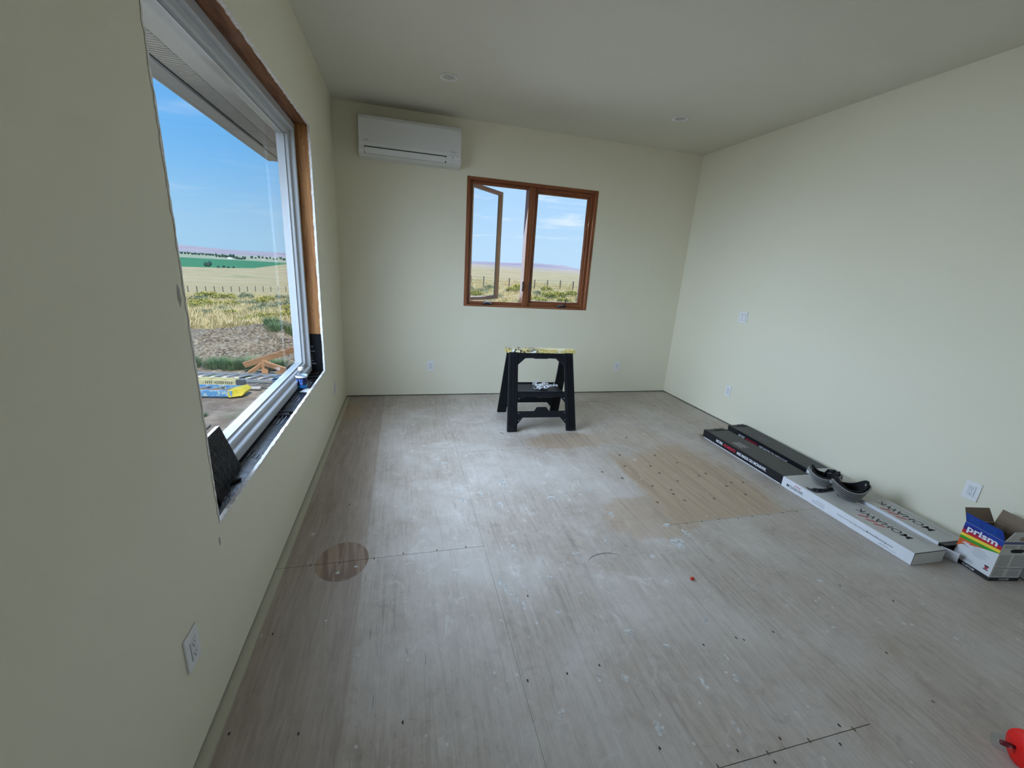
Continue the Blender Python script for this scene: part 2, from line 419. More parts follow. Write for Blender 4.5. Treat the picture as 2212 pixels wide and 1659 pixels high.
# black membrane over the sill, lightly wrinkled, lapping up the jamb
random.seed(3)
wr_ = {}
def sill_f(u, v):
    k = (round(u, 4), round(v, 4)); wr_.setdefault(k, random.uniform(0, .0025))
    return Vector((-.2 + u * .1865, y0 + .003 + v * (y1 - y0 - .006), z0 - .009 + wr_[k] - .004 * (u > .99)))
b = B().grid(sill_f, 8, 90)
b.build('sill_membrane', M_memb, w1, smooth=True)
b = B().grid(lambda u, v: Vector((-.2 + u * .186, y1 - .005 - .0015 * math.sin(u * 9 + v * 7), z0 - .006 + v * .315)), 8, 10)
b.build('jamb_membrane', mat('matt_black_membrane', (.006, .006, .007), .6, spec=.15), w1, smooth=True)
q = []
for k in range(5): q += [rect(.10 + random.uniform(-.02, .02), .06 + k * .026, .125 + random.uniform(-.012, .012), .06 + k * .026 + random.uniform(.004, .012))]
q += [rect(.108, .20, .122, .212)]
marks(q, M_print, w1, (-.2, y1 - .0078, z0), (1, 0, 0), (0, 0, 1))
q = []
for yy in (.52, .95, 1.02, 1.35, 1.72): q += [rect(.115 + .02 * k, yy + random.uniform(0, .02), .120 + .02 * k, yy + random.uniform(.06, .13)) for k in range(3)]
marks(q, M_print, w1, (-.2, y0, z0 - .0045), (1, 0, 0), (0, 1, 0))
# stepped vinyl frame, mitred: profile swept round the opening (inset, x)
prof = [(.004, -.2), (.004, -.098), (.052, -.094), (.056, -.100), (.058, -.122), (.080, -.126), (.084, -.130), (.086, -.148), (.094, -.150), (.094, -.2)]
def ringpts(ins, x): return [Vector((x, y0 + ins, z0 + ins)), Vector((x, y1 - ins, z0 + ins)), Vector((x, y1 - ins, z1 - ins)), Vector((x, y0 + ins, z1 - ins))]
for s_ in range(4):
    b = B()
    for (i0, x0), (i1, x1) in zip(prof, prof[1:]):
        A, C = ringpts(i0, x0), ringpts(i1, x1); b.face([A[s_], A[(s_ + 1) % 4], C[(s_ + 1) % 4], C[s_]])
    b.build('frame_rail' if s_ % 2 == 0 else 'frame_stile', M_vinyl, w1)
gz = .088
gl = B().box((-.156, y0 + gz, z0 + gz), (-.150, y1 - gz, z1 - gz)).build('glass_pane', M_glass, w1)
gasket = B()
A = ringpts(.086, -.1492); C = ringpts(.0935, -.1492)
for k in range(4): gasket.face([A[k], A[(k + 1) % 4], C[(k + 1) % 4], C[k]])
gasket.build('gasket', mat('grey_gasket', (.05, .06, .06), .6), w1)
marks([rect(0, 0, .055, .014)], M_white, w1, (-.1495, 1.86, .812), (0, -1, 0), (0, 0, 1), name='glass_sticker')
marks([rect(.006, .003, .05, .010)], mat('sticker_print', (.12, .10, .12), .6), w1, (-.1492, 1.86, .812), (0, -1, 0), (0, 0, 1), name='sticker_print')
for (yy, zz) in [(3.579, 2.32), (3.579, 2.28), (3.579, 1.86), (3.579, 1.62), (3.579, 1.12), (3.579, 1.10)]:
    B().lathe([(.003, 0), (.0035, -.0016), (.0001, -.002)], 8, Matrix.Translation((-.04 - (zz * 37 % 3) * .012, y1 - .002, zz)) @ Matrix.Rotation(-PI / 2, 4, 'X')).build('nail_head', M_slot, w1)

# ------------------------------------------------------------------ window_2: wooden double casement in the far wall
w2 = thing('window_2', 'brown wooden double casement window in far wall, left sash open', 'window', (0, 0, 0), kind='structure')
X0, X1, Z0, Z1 = WIN2
def sash(parent, w, h, t, st_, mv, mh, clad):
    """sash in its own frame: hinge corner at origin, x along width, z up, y outward"""
    for a in (0, w - st_): B().box((a, 0, 0), (a + st_, t, h), .004).build('sash_stile', mv, parent)
    for a in (0, h - st_): B().box((st_, .002, a), (w - st_, t - .002, a + st_), .003).build('sash_rail', mh, parent)
    c = B()
    for a in (.002, w - st_): c.box((a, t + .0005, .002), (a + st_ - .002, t + .012, h - .002), .003)
    for a in (.002, h - st_): c.box((st_, t + .0005, a), (w - st_, t + .012, a + st_ - .002), .003)
    c.build('cladding', M_alu, parent)
    for a in (st_ - .004, w - st_ - .008): B().box((a, t * .35, st_), (a + .012, t * .55, h - st_), 0).build('glazing_bead', mv, parent)
    B().box((st_ - .003, t * .55, st_ - .003), (w - st_ + .003, t * .55 + .004, h - st_ + .003)).build('glass_pane', M_glass, parent)
fr = .034
for (a, b_) in ((X0, X0 + fr), (X1 - fr, X1)): B().box((a, D - .006, Z0), (b_, D + .15, Z1), .003).build('jamb', M_casv, w2)
for (a, b_) in ((Z0, Z0 + fr * .6), (Z1 - fr, Z1)): B().box((X0 + fr, D - .006, a), (X1 - fr, D + .15, b_), .003).build('frame_rail', M_cash, w2)
for (a, b_) in ((X0 + fr, X0 + fr + .03), (X1 - fr - .03, X1 - fr)): B().box((a, D + .045, Z0 + .02), (b_, D + .068, Z1 - fr), .003).build('stop_bead', M_casv, w2)
for (a, b_) in ((Z0 + .02, Z0 + .056), (Z1 - fr - .03, Z1 - fr)): B().box((X0 + fr + .03, D + .045, a), (X1 - fr - .03, D + .068, b_), .003).build('stop_bead', M_cash, w2)
B().box((1.992, D + .012, Z0 + .02), (2.062, D + .15, Z1 - fr), .004).build('mullion', M_casv, w2)
B().box((2.020, D + .004, Z0 + .02), (2.034, D + .014, Z1 - fr), .003).build('mullion_bead', M_casv, w2)
sr = thing('casement_sash', None, None); sr.parent = w2; sr.location = (2.064, D + .07, Z0 + .034)
sash(sr, X1 - fr - .002 - 2.064, Z1 - fr - .004 - Z0 - .034, .04, .047, M_casv, M_cash, None)
so = thing('casement_sash', None, None); so.parent = w2; so.location = (1.372, D + .128, Z0 + .05); so.rotation_euler = (0, 0, math.radians(45.5))
sash(so, .655, 1.275, .04, .040, mat('sash_lit_wood_upright', rough=.5, fn=wood_fn(srgb(190, 150, 112), srgb(222, 186, 146), 2, 60., False, True)), mat('sash_lit_wood_rail', rough=.5, fn=wood_fn(srgb(184, 146, 126), srgb(216, 182, 164), 0, 60., False, True)), None)  # casement wood lightened: daylight on the open sash put into its colour
b = B()
for k in range(3): b.box((X0 + fr + .004 + k * .016, D + .07 + k * .018, Z0 + .03), (X0 + fr + .013 + k * .016, D + .084 + k * .018, Z1 - fr - .01), .002)
b.build('weatherstrip', mat('dark_weatherstrip', (.055, .045, .05), .5), w2)
for xx in (1.983, 2.071):
    o = B().box((xx - .007, D - .006, 1.26), (xx + .007, D + .012, 1.37), .004, seg=2).build('sash_lock', M_blackp, w2)
    B().box((xx - .005, D - .018, 1.275), (xx + .005, D - .006, 1.335), .004, seg=2).build('lock_lever', M_blackp, o)
for i, xx in enumerate((1.57, 2.49)):
    o = B().prism([(xx - .055, D - .004, Z0 + .021), (xx + .058, D - .004, Z0 + .021), (xx + .055, D - .004, Z0 + .036), (xx + .01, D - .004, Z0 + .050), (xx - .035, D - .004, Z0 + .044), (xx - .055, D - .004, Z0 + .032)], (0, .036, 0), .004).build('crank_operator', M_blackp, w2, smooth=False)
    if i: B().tube([(xx + .035, D - .003, Z0 + .04), (xx + .037, D - .012, Z0 + .08), (xx + .036, D - .018, Z0 + .115), (xx + .044, D - .024, Z0 + .130), (xx + .050, D - .024, Z0 + .134)], [.008, .006, .005, .006, .006], 8).build('crank_handle', M_blackp, o, True)
    else: B().tube([(xx - .012, D - .010, Z0 + .058), (xx + .02, D - .012, Z0 + .052), (xx + .05, D - .012, Z0 + .038)], [.009, .006, .006], 8).build('crank_handle', mat('steel_crank', (.25, .26, .3), .3, .8), o, True)

# ------------------------------------------------------------------ added_door_1: unseen glazed door, added behind the camera to brighten the room
d1 = thing('added_door_1', 'unseen white glazed patio door added behind the viewpoint to light the room', 'door', (0, 0, 0), kind='structure')
for k in range(2):
    xa, xb = (DOOR[0] + .01, 2.12) if k == 0 else (2.08, DOOR[1] - .01); ya = YB - .10 + k * .05
    for a in (xa, xb - .08): B().box((a, ya, .01), (a + .08, ya + .045, 2.05), .003).build('added_door_stile', M_vinyl, d1)
    for a in (.01, 1.95): B().box((xa + .08, ya, a), (xb - .08, ya + .045, a + .10), .003).build('added_door_rail', M_vinyl, d1)
    B().box((xa + .075, ya + .02, .10), (xb - .075, ya + .026, 1.96)).build('glass_pane', M_glass, d1)

# ------------------------------------------------------------------ eaves of the house
SOF = 2.50
M_soff = mat('soffit_white', (.62, .62, .60), .6)
ev = st(B().box((-.2, YB - 3.2, H + .10), (W + .8, 5.6, H + .35)).build('roof', mat('roof_felt', (.08, .08, .08), .9)))  # front overhang lengthened, out of view, to keep sun out of the added door
B().box((-.78, YB - .6, SOF + .03), (-.2, 5.6, H + .35)).build('eave_core', M_soff, ev)
B().box((-.2, D + .2, SOF + .03), (W + .8, 5.6, H + .10)).build('eave_core', M_soff, ev)
B().box((-.80, YB - .6, SOF - .008), (-.68, 5.62, SOF + .012), .003).build('fascia_trim', M_soff, ev)
B().box((-.812, YB - .6, SOF - .01), (-.78, 5.625, H + .2), .003).build('fascia_board', M_soff, ev)
for (a, b_) in ((-.405, -.201), (-.525, -.409)): B().box((a, YB - .6, SOF + .004), (b_, D + .2, SOF + .016), .001).build('soffit_panel', M_soff, ev)
b = B()
for k in range(150): b.box((-.66, YB + 3.0 + k * .031, SOF + .004), (-.53, YB + 3.0 + k * .031 + .020, SOF + .012))
tag(b.build('soffit_vent', M_soff, ev), kind='stuff')
B().box((-.675, D + .2, SOF + .002), (-.34, 5.60, SOF + .014), .001).build('soffit_panel', M_soff, ev)
B().box((-.335, D + .2, SOF - .002), (-.20, 5.60, SOF + .014), .001).build('soffit_panel', mat('soffit_beige', (.50, .42, .36), .6), ev)
B().box((-.68, 5.58, SOF - .008), (W + .8, 5.625, H + .2), .003).build('fascia_board', M_soff, ev)

# ------------------------------------------------------------------ wall unit, lamps, outlets
M_ac = mat('appliance_white', (.70, .70, .70), .35)
M_acd = mat('appliance_groove', (.02, .02, .02), .6)
M_ink = mat('grey_ink', (.10, .10, .11), .6)
ac = thing('mini_split_unit', 'white wall-mounted air conditioner high on the far wall near the corner', 'air conditioner', (.722, D - .001, 2.46))
HW = .485
pr = [(0, .345), (-.165, .345), (-.205, .330), (-.222, .300), (-.226, .10), (-.222, .075), (-.205, .045), (-.17, .018), (-.11, .002), (0, .0)]
b = B()
def acx(d, z): return HW - .012 * max(0, (abs(d) - .12) / .11) ** 2
ring = lambda s: [(s * acx(*p), p[0], p[1]) for p in pr]
L_, R_ = ring(-1), ring(1); n = len(pr)
for i in range(n - 1): b.face([L_[i], R_[i], R_[i + 1], L_[i + 1]])
b.face(L_); b.face(R_[::-1]); b.face([L_[0], L_[-1], R_[-1], R_[0]])
o = b.build('body', M_ac, ac)
md = o.modifiers.new('b', 'BEVEL'); md.width = .02; md.segments = 3; md.limit_method = 'ANGLE'; md.angle_limit = math.radians(50)
# louvre set into a dark slot on the lower curve
n1 = Vector((0, -.87, -.49)).normalized()
def facept(x, t): return Vector((x, -.222 + t * (.052), .075 - t * .057)) + n1 * .004
b = B(); b.face([facept(-.43, .05), facept(.335, .05), facept(.335, 1.0), facept(-.43, 1.0)]); b.build('louvre_slot', M_acd, ac)
b = B(); A = [facept(-.425, .16), facept(.325, .16), facept(.325, .94), facept(-.425, .94)]
b.prism(A, n1 * .006); b.build('louvre', M_ac, ac)
text('FUJITSU', M_ink, ac, (-.43, -.2262, .115), (1, 0, 0), (0, 0, 1), .038, .011, .01)
text('HALCYON', M_ink, ac, (.375, -.2262, .105), (1, 0, 0), (0, 0, 1), .055, .009, .005)
q = [rect(.37 + k * .022, .078, .374 + k * .022, .085) for k in range(4)] + [rect(.39, .058, .402, .064), rect(.455, .073, .462, .077)]
marks(q, M_ink, ac, (0, -.2262, 0), (1, 0, 0), (0, 0, 1), 'indicator_marks')

M_lens = mat('lamp_lens', (.50, .49, .46), .6)
for i, (lx, ly, lab) in enumerate(((1.000, 3.830, 'white recessed ceiling light above the air conditioner, switched off'), (3.125, 3.838, 'white recessed ceiling light toward the right wall, switched off'))):
    t = thing('recessed_light', lab, 'ceiling light', (lx, ly, H), group='recessed ceiling lights')
    B().lathe([(.072, .0), (.074, -.003), (.070, -.007), (.058, -.006), (.054, -.002), (.050, .02), (.046, .03)], 32).build('trim_ring', M_white, t, True)
    B().lathe([(.0455, -.0005), (.03, -.001), (.0005, -.0012)], 24).build('lens', M_lens, t, True)

def outlet(loc, rz, label, sc=1.):
    t = thing('wall_outlet', label, 'outlet', loc, rz, 'wall outlets')
    w, h = .0385 * sc, .0595 * sc
    b = B(); b.prism([(-w, 0, -h), (w, 0, -h), (w, 0, h), (-w, 0, h)], (0, -.0065, 0), .002); b.build('cover_plate', M_white, t)
    B().box((-.0165, -.0085, -.0335), (.0165, -.006, .0335), .001).build('receptacle', mat('receptacle_white', (.70, .70, .71), .4) if 'receptacle_white' not in bpy.data.materials else bpy.data.materials['receptacle_white'], t)
    b = B()
    for zc in (-.0185, .0165):
        for (xa, za, ww, hh) in ((-.0065, .004, .0016, .008), (.0055, .004, .0016, .0065), (-.0005, -.0075, .004, .0045)):
            b.box((xa - ww / 2, -.0089, zc + za - hh / 2), (xa + ww / 2, -.0084, zc + za + hh / 2))
    b.build('slot', M_slot, t)
    b = B()
    for (xa, za) in ((-.017, 0), (.017, 0)): b.box((xa - .0005, -.0068, -.034), (xa + .0005, -.0063, .034))
    b.build('reveal_line', bpy.data.materials['grey_ink'], t)
    return t
outlet((.931, D - .0005, .36), 0, 'white outlet low on the far wall left of the sawhorse')
outlet((3.342, D - .0005, .355), 0, 'white outlet low on the far wall right of the sawhorse')
outlet((W - .0005, 3.620, .358), -PI / 2, 'white outlet on the right wall below the double switch')
outlet((W - .0005, 1.512, .352), -PI / 2, 'white outlet on the right wall above the flooring cartons')
outlet((.0005, 1.173, .362), PI / 2, 'white outlet on the near left wall below the picture window')
outlet((.0005, 3.995, .33), PI / 2, 'white outlet on the left wall near the far corner')
t = thing('light_switch', 'white double rocker light switch on the right wall', 'switch', (W - .0005, 3.634, 1.168), -PI / 2)
B().prism([(-.058, 0, -.0585), (.058, 0, -.0585), (.058, 0, .0585), (-.058, 0, .0585)], (0, -.0065, 0), .002).build('cover_plate', M_white, t)
for xx in (-.023, .023):
    B().box((xx - .0175, -.0069, -.0345), (xx + .0175, -.0064, .0345)).build('rocker_gap', M_ink, t)
    B().prism([(xx - .016, -.006, -.033), (xx - .016, -.0095, -.033), (xx - .016, -.0072, 0), (xx - .016, -.0115, .033), (xx - .016, -.006, .033)], (.032, 0, 0)).build('rocker', M_white, t)

# ------------------------------------------------------------------ folding sawhorse
M_horse = mat('sawhorse_plastic', rough=.5, spec=.3, fn=lambda nt: mixc(nt, noise(nt, objco(nt), 60., 5., .7).sm(.72, .78), (.005, .006, .009), (.40, .41, .40)))
def top_fn(nt):
    p = objco(nt); x, y, z = sep(nt, p)
    n = noise(nt, comb(nt, x * 12., y * 20., z * 40.), 1., 6., .7, .6); m = noise(nt, p, 35., 5., .7)
    c = mixc(nt, n.sm(.42, .52), srgb(196, 172, 84), srgb(214, 200, 140))
    c = mixc(nt, m.sm(.47, .53) * x.sm(.10, -.12), c, (.04, .03, .02))
    return mixc(nt, noise(nt, p, 18., 4.).sm(.58, .64), c, (.78, .78, .75)), n
M_htop = mat('paint_splashed_yellow', rough=.6, fn=top_fn, bump=(.3, .002))
hs = thing('sawhorse', 'black plastic folding sawhorse with paint-splattered yellow top', 'sawhorse', (1.945, 3.822, 0), math.radians(-2.6))
TZ = .728; YF = .268; YT = .028     # half spread at the floor and at the top
def frame_side(sgn):
    """one leg frame in the plane leaning from (YF, 0) to (YT, TZ); y is mirrored by sgn"""
    def P(x, z, d=0.): # d = outward offset from the frame plane
        k = z / TZ; y = -(YF + (YT - YF) * k)
        nv = Vector((0, -1, .33)).normalized()
        v = Vector((x, y, z)) + nv * d
        return Vector((v.x, v.y * sgn, v.z))
    nv = (P(0, .3, 1) - P(0, .3, 0))
    T = .030
    for s in (-1, 1):
        xo0, xi0, xo1, xi1 = s * .348, s * .250, s * .325, s * .235
        leg = B().prism([P(xo0, 0), P(xi0, 0), P(xi1, TZ), P(xo1, TZ)], nv * T, .003).build('leg', M_horse, hs)
        lerp = lambda a, b_, k: a + (b_ - a) * k
        b = B()
        for k0 in (.18, .52, .80):
            a0 = lerp(xo0, xi0, k0); a1 = lerp(xo1, xi1, k0)
            b.prism([P(a0 - .006, .03, T), P(a0 + .006, .03, T), P(a1 + .006, TZ - .03, T), P(a1 - .006, TZ - .03, T)], nv * .007)
        b.build('leg_rib', M_horse, leg)
    def rail(z0_, z1_, g, up, down, cut=.05):
        pts = []
        xa = .246
        pts += [P(-xa, z1_ + (g if up else 0)), P(-xa + g * .9, z1_)] if up else [P(-xa, z1_)]
        pts += [P(xa - g * .9, z1_), P(xa, z1_ + g)] if up else [P(xa, z1_)]
        pts += [P(xa, z0_ - g), P(xa - g * .9, z0_)] if down else [P(xa, z0_)]
        pts += [P(-xa + g * .9, z0_), P(-xa, z0_ - g)] if down else [P(-xa, z0_)]
        return pts
    B().prism([P(-.243, TZ), P(.243, TZ), P(.237, TZ - .115), P(.160, TZ - .052), P(.075, TZ - .050), (P(.065, TZ - .055)), P(-.065, TZ - .055), P(-.075, TZ - .050), P(-.160, TZ - .052), P(-.237, TZ - .115)], nv * .024).build('top_rail', M_horse, hs)
    B().prism(rail(.315, .352, .055, False, True), nv * .022).build('tray_rail', M_horse, hs)
    lo = B().prism(rail(.125, .185, .06, False, True), nv * .022).build('lower_rail', M_horse, hs)
    B().prism([P(-.075, .185), P(.075, .185), P(.045, .222), P(-.045, .222)], nv * .020).build('latch_tab', M_horse, lo)
    for (xx, zz) in ((-.235, .10), (.235, .10), (-.235, .165), (.235, .165), (-.23, .30), (.23, .30)):
        p = P(xx, zz, .0245); B().box((p.x - .005, p.y - .004, p.z - .005), (p.x + .005, p.y + .004, p.z + .005), .003).build('rivet', M_print, hs)
frame_side(1); frame_side(-1)
b = B().box((-.235, -.165, .352), (.235, .150, .362), .002).box((-.235, -.168, .352), (.235, -.160, .372), .002).box((-.235, .146, .352), (.235, .154, .376), .002)
b.build('tray', M_horse, hs)
b = B(); random.seed(5)
b.box((-.352, -.052, TZ - .002), (.352, .052, TZ + .038), .005, seg=2)
b.build('top_beam', M_htop, hs)
# crumpled rag on the tray
random.seed(11); b = B()
for k in range(26):
    cx, cy = random.gauss(.045, .036), random.gauss(-.045, .018); a0 = random.uniform(0, 6.28); R = random.uniform(.018, .036); wv = random.uniform(.014, .026); zb = .364 + random.uniform(0, .026)
    ti = random.uniform(-.9, .9)
    pts = []
    for i in range(11):
        t_ = a0 + i / 10 * random.uniform(3.5, 5.2)
        pts.append((Vector((cx + R * math.cos(t_) * 1.3, cy + R * math.sin(t_) * .7, zb + R * (.5 + .5 * math.sin(t_ * 1.3 + ti)) * .9)), wv * (.6 + .4 * math.sin(i * 1.7))))
    for (p, w_), (q_, w2_) in zip(pts, pts[1:]):
        up = Vector((ti * .6, .25, 1)).normalized(); b.face([p, q_, q_ + up * w2_, p + up * w_])
rag = b.build('crumpled_rag', mat('white_cloth', (.66, .66, .68), .9), None, True)
rag.matrix_world = Matrix.Translation(hs.location) @ Matrix.Rotation(hs.rotation_euler.z, 4, 'Z')
md = rag.modifiers.new('s', 'SOLIDIFY'); md.thickness = .0025
tag(rag, 'crumpled white rag lying on the sawhorse tray', 'rag')

# ------------------------------------------------------------------ flooring cartons
M_cw = mat('carton_white', rough=.55, fn=lambda nt: mixc(nt, noise(nt, position(nt), 14., 4.).sm(.3, .8), (.66, .67, .70), (.72, .73, .76)))
M_ctop = mat('carton_pale_grey', rough=.6, fn=lambda nt: mixc(nt, noise(nt, position(nt), 9., 4.).sm(.3, .8), (.50, .49, .46), (.55, .54, .51)))
M_cb = mat('carton_black', rough=.42, fn=lambda nt: mixc(nt, noise(nt, position(nt), 5., 5.).sm(.35, .8), (.007, .008, .011), (.014, .015, .018)))
M_cbt = mat('carton_black_top', rough=.38, fn=lambda nt: mixc(nt, noise(nt, position(nt), 3., 5.).sm(.35, .8), (.016, .016, .018), (.028, .028, .030)))
M_red = mat('red_ink', (.50, .02, .05), .55)
M_wht = mat('white_ink', (.72, .73, .78), .55)
M_blk = mat('black_ink', (.02, .02, .022), .55)
M_kraft = mat('kraft_board', rough=.8, fn=lambda nt: mixc(nt, noise(nt, position(nt), 30., 4.), (.17, .12, .08), (.24, .18, .125)))
M_grey = mat('light_grey_ink', (.20, .20, .21), .6)
M_faint = mat('faint_ink', (.085, .08, .08), .6)
def carton(name, label, near_left, ang, w, L, h, split, rear):
    """long carton: local y runs from the near end to the far end, x to the right wall"""
    t = thing(name, label, 'carton', (near_left[0], near_left[1], 0), -ang)
    t['group'] = 'flooring cartons by the right wall'
    B().box((0, .0, .002), (w, split, h - .0008)).build('white_body', M_cw, t)
    B().box((.0015, .0, h - .0006), (w - .001, split, h + .0008)).build('white_lid', M_ctop, t)
    B().box((-.0015, split + .0005, .012 if not rear else .002), (w + .0, L, h + .001)).build('black_body', M_cb, t)
    B().box((.002, split + .0005, h + .0012), (w, L - .05, h + .0024)).build('black_lid', M_cbt, t)
    if not rear:
        B().box((-.0008, split + .01, .004), (.01, L - .015, .0115)).build('white_edge_strip', M_cw, t)
    # far end: tapered tucked flaps
    B().prism([(.0, L, .03), (.0, L + .045, .012), (.0, L + .045, .004), (.0, L, .004)], (w * .45, 0, 0)).build('end_flap', M_kraft, t)
    B().prism([(.02, L - .05, h + .002), (w - .02, L - .05, h + .002), (w - .03, L + .01, h + .004), (.03, L + .015, h - .012)], (0, 0, .003)).build('end_flap', M_cb, t)
    B().box((w * .45, L - .035, h + .0015), (w * .8, L - .005, h + .010), .002).build('end_flap', M_cbt, t)
    X, Y = (0, -1, 0), (0, 0, 1)                    # side facing the room
    xo = -.0002
    # lettering runs from the far end toward the near end
    def side(s, m, ya, yb, z, hh, bold=.012): text(s, m, t, (xo - (.0016 if ya > split else 0), ya, z), X, Y, ya - yb, hh, bold)
    ya = L - (.19 if not rear else .16); tot = .605; f = [0, .142, .172, .418, .445, 1.0]
    zt = .034 if not rear else .044
    side('MORE', M_wht, ya, ya - tot * f[1], zt, .028, .035); side('MOMENTS', M_red, ya - tot * f[2], ya - tot * f[3], zt, .028, .035)
    side('ARE MADE ON MOHAWK', M_wht, ya - tot * f[4], ya - tot, zt, .028, .035)
    if not rear:
        side('MOHAWK', M_blk, split - .045, split - .190, .021, .024, .008)
        marks([[(.062 + k * .018, .0), (.067 + k * .018, .0), (.080 + k * .018, .017), (.074 + k * .018, .017)] for k in range(3)], M_red, t, (xo, split - .045, .049), X, Y, 'red_slashes')
        marks([rect(0, 0, .098, .0022), rect(.0, .009, .102, .0112), rect(0, .018, .095, .0202), rect(.03, .027, .095, .029)], M_grey, t, (xo, split - .265, .020), X, Y)
        side('Experience more by visiting', M_blk, split - .455, split - .640, .036, .011, .0)
        side('Mohawkflooring.com', M_blk, split - .648, split - .808, .036, .012, .022)
        marks([rect(0, 0, .10, .002), rect(.01, .007, .06, .009)], M_grey, t, (xo, split - .73, .016), X, Y)
    # logo on the lid, read from the wall side
    n0, n1_ = (.115, .445) if not rear else (.10, .44)
    zc = h + .0010
    text('MOHAWK', M_blk, t, (.165 if not rear else .125, n0, zc), (0, 1, 0), (-1, 0, 0), n1_ - n0, .055, .008)
    marks([[(.115 + k * .05, .0), (.135 + k * .05, 0), (.175 + k * .05, .04), (.155 + k * .05, .04)] for k in range(3)], M_red, t, (.105 if not rear else .065, n0, zc), (0, 1, 0), (-1, 0, 0), 'red_slashes')
    marks([rect(-.06, 0, .39, .0035), rect(-.06, -.02, .37, -.0165)] if not rear else [rect(-.06, 0, .39, .0035)], M_grey, t, ((.190 if not rear else .155), n0, zc), (0, 1, 0), (-1, 0, 0))
    # faint small print on the black lid
    marks([rect(0, k * .018, .13 - (k % 2) * .02, k * .018 + .004) for k in range(5)], M_wht if not rear else M_grey, t, (.05, split + .63, h + .0026), X, (1, 0, 0))
    fr_ = [rect(-.06, -.03, .22, -.0275), rect(-.06, .12, .22, .1225), rect(-.06, -.03, -.057, .12), rect(.217, -.03, .22, .12)]
    marks(fr_, mat('brown_outline', (.12, .05, .05), .6) if 'brown_outline' not in bpy.data.materials else bpy.data.materials['brown_outline'], t, (.05, split + .66, h + .0026), X, (1, 0, 0))
    return t
c1 = carton('flooring_carton', 'long flat black-and-white flooring carton nearest the room', (3.488, 1.363), -math.radians(1.72) * -1, .245, 1.87, .082, .915, False)
c2 = carton('flooring_carton', 'long flat black-and-white flooring carton against the right wall, end open', (3.742, 1.402), math.radians(4.0), .205, 1.88, .098, .93, True)
b = B().box((.004, -.0008, .006), (.241, .0, .079)); b.build('end_panel', M_ctop, c1)
B().box((.0, -.0012, .078), (.245, -.0002, .0835)).build('dark_edge', M_blk, c1)
B().box((-.0012, -.0012, .002), (.0012, -.0002, .0835)).build('dark_edge', M_blk, c1)
B().box((.006, -.0012, .006), (.199, -.0002, .088)).build('end_opening', M_dark, c2)
B().prism([(.052, -.006, .004), (.070, -.074, .004), (.042, -.085, .080), (.006, -.012, .082)], (.003, .001, 0)).build('end_flap', M_cw, c2)
B().prism([(.0, -.001, .092), (.2, -.001, .092), (.19, -.03, .094), (.01, -.03, .094)], (0, 0, .003)).build('end_flap', M_cb, c2)
t = thing('carton_offcut', 'white carton end lying by the wall behind the grout box', 'carton', (4.0, .72, 0))
B().box((.04, .0, .003), (.102, .47, .085), .001).build('white_body', M_cw, t)
B().box((.038, .0, .0), (.102, .471, .0035)).build('dark_base', M_blk, t)

# ------------------------------------------------------------------ knee pads lying on the cartons
M_rib = mat('grey_knee_shell', (.23, .225, .215), .5)
M_ribd = mat('dark_knee_gap', (.022, .023, .026), .6)
M_foam = mat('black_foam', (.006, .006, .007), .85)
M_strap = mat('dark_strap', (.035, .037, .045), .8)
def knee_pad(label, c, tdir, a, bb, h, zb):
    t = thing('knee_pad', label, 'knee pad', (c[0], c[1], zb), 0, 'pair of knee pads')
    T = Vector((*tdir, 0)).normalized(); Dd = Vector((T.y, -T.x, 0))
    if Dd.dot(Vector((-.8, -.6, 0))) < 0: Dd = -Dd
    def P(u, v, off=0.):
        ang = math.radians(-100 + 200 * u); s_ = .60 + .40 * v ** .6 + off
        hh = h * (1 + .55 * math.sin(ang) ** 2)
        return T * (a * s_ * math.sin(ang)) + Dd * (bb * s_ * math.cos(ang)) + Vector((0, 0, hh * v + .35 * h * (math.sin(ang) ** 2) * (1 - v)))
    B().grid(lambda u, v: P(u, v), 28, 8).build('shell', M_ribd, t, True)
    nr = 6
    for k in range(nr):
        v = .06 + k * .92 / (nr - 1)
        B().tube([P(i / 24, min(v, 1.), .02) for i in range(25)], .0036 if k < nr - 1 else .0055, 8).build('shell_rib', M_rib, t, True)
    # foam lining rising above the shell at both ends
    def F(u, v):
        ang = math.radians(-180 + 360 * u); s_ = .55 + .36 * v ** .7
        sn, cs = abs(math.sin(ang)), math.cos(ang)
        hh = h * ((1.02 if cs > 0 else 1.02 - .10 * cs * cs) + .75 * sn ** 3)
        return T * (a * s_ * math.sin(ang)) + Dd * (bb * s_ * math.cos(ang)) + Vector((0, 0, .010 + hh * v))
    fo = B().grid(F, 28, 8).build('foam_lining', M_foam, t, True)
    md = fo.modifiers.new('s', 'SOLIDIFY'); md.thickness = .008
    fl_ = B(); fl_.face([F(i / 24, .10) for i in range(24)]); fl_.build('foam_base', M_foam, t)
    for u in (.27, .73):
        p = F(u, .80); q_ = F(u, .95); n_ = (Vector((0, 0, p.z)) - p); n_.z = 0; n_.normalize()
        B().lathe([(.0005, .002), (.010, .0015), (.011, -.002)], 12, Matrix.Translation(p + n_ * .010) @ n_.to_track_quat('Z', 'Y').to_matrix().to_4x4()).build('rivet', M_rib, t, True)
    for u in (.0, 1.):
        p = P(u, .75, .06); B().box((-.008, -.011, -.012), (.008, .011, .012), .004, Matrix.Translation(p)).build('strap_loop', M_rib, t)
    return t, T, Dd
k1, T1, D1 = knee_pad('ribbed grey knee pad lying nearer the black carton halves', (3.712, 2.125), (.62, -.78), .098, .074, .070, .0845)
k2, T2, D2 = knee_pad('ribbed grey knee pad with its black inside showing, nearer the printed logos', (3.708, 1.930), (.88, -.47), .112, .086, .080, .0845)
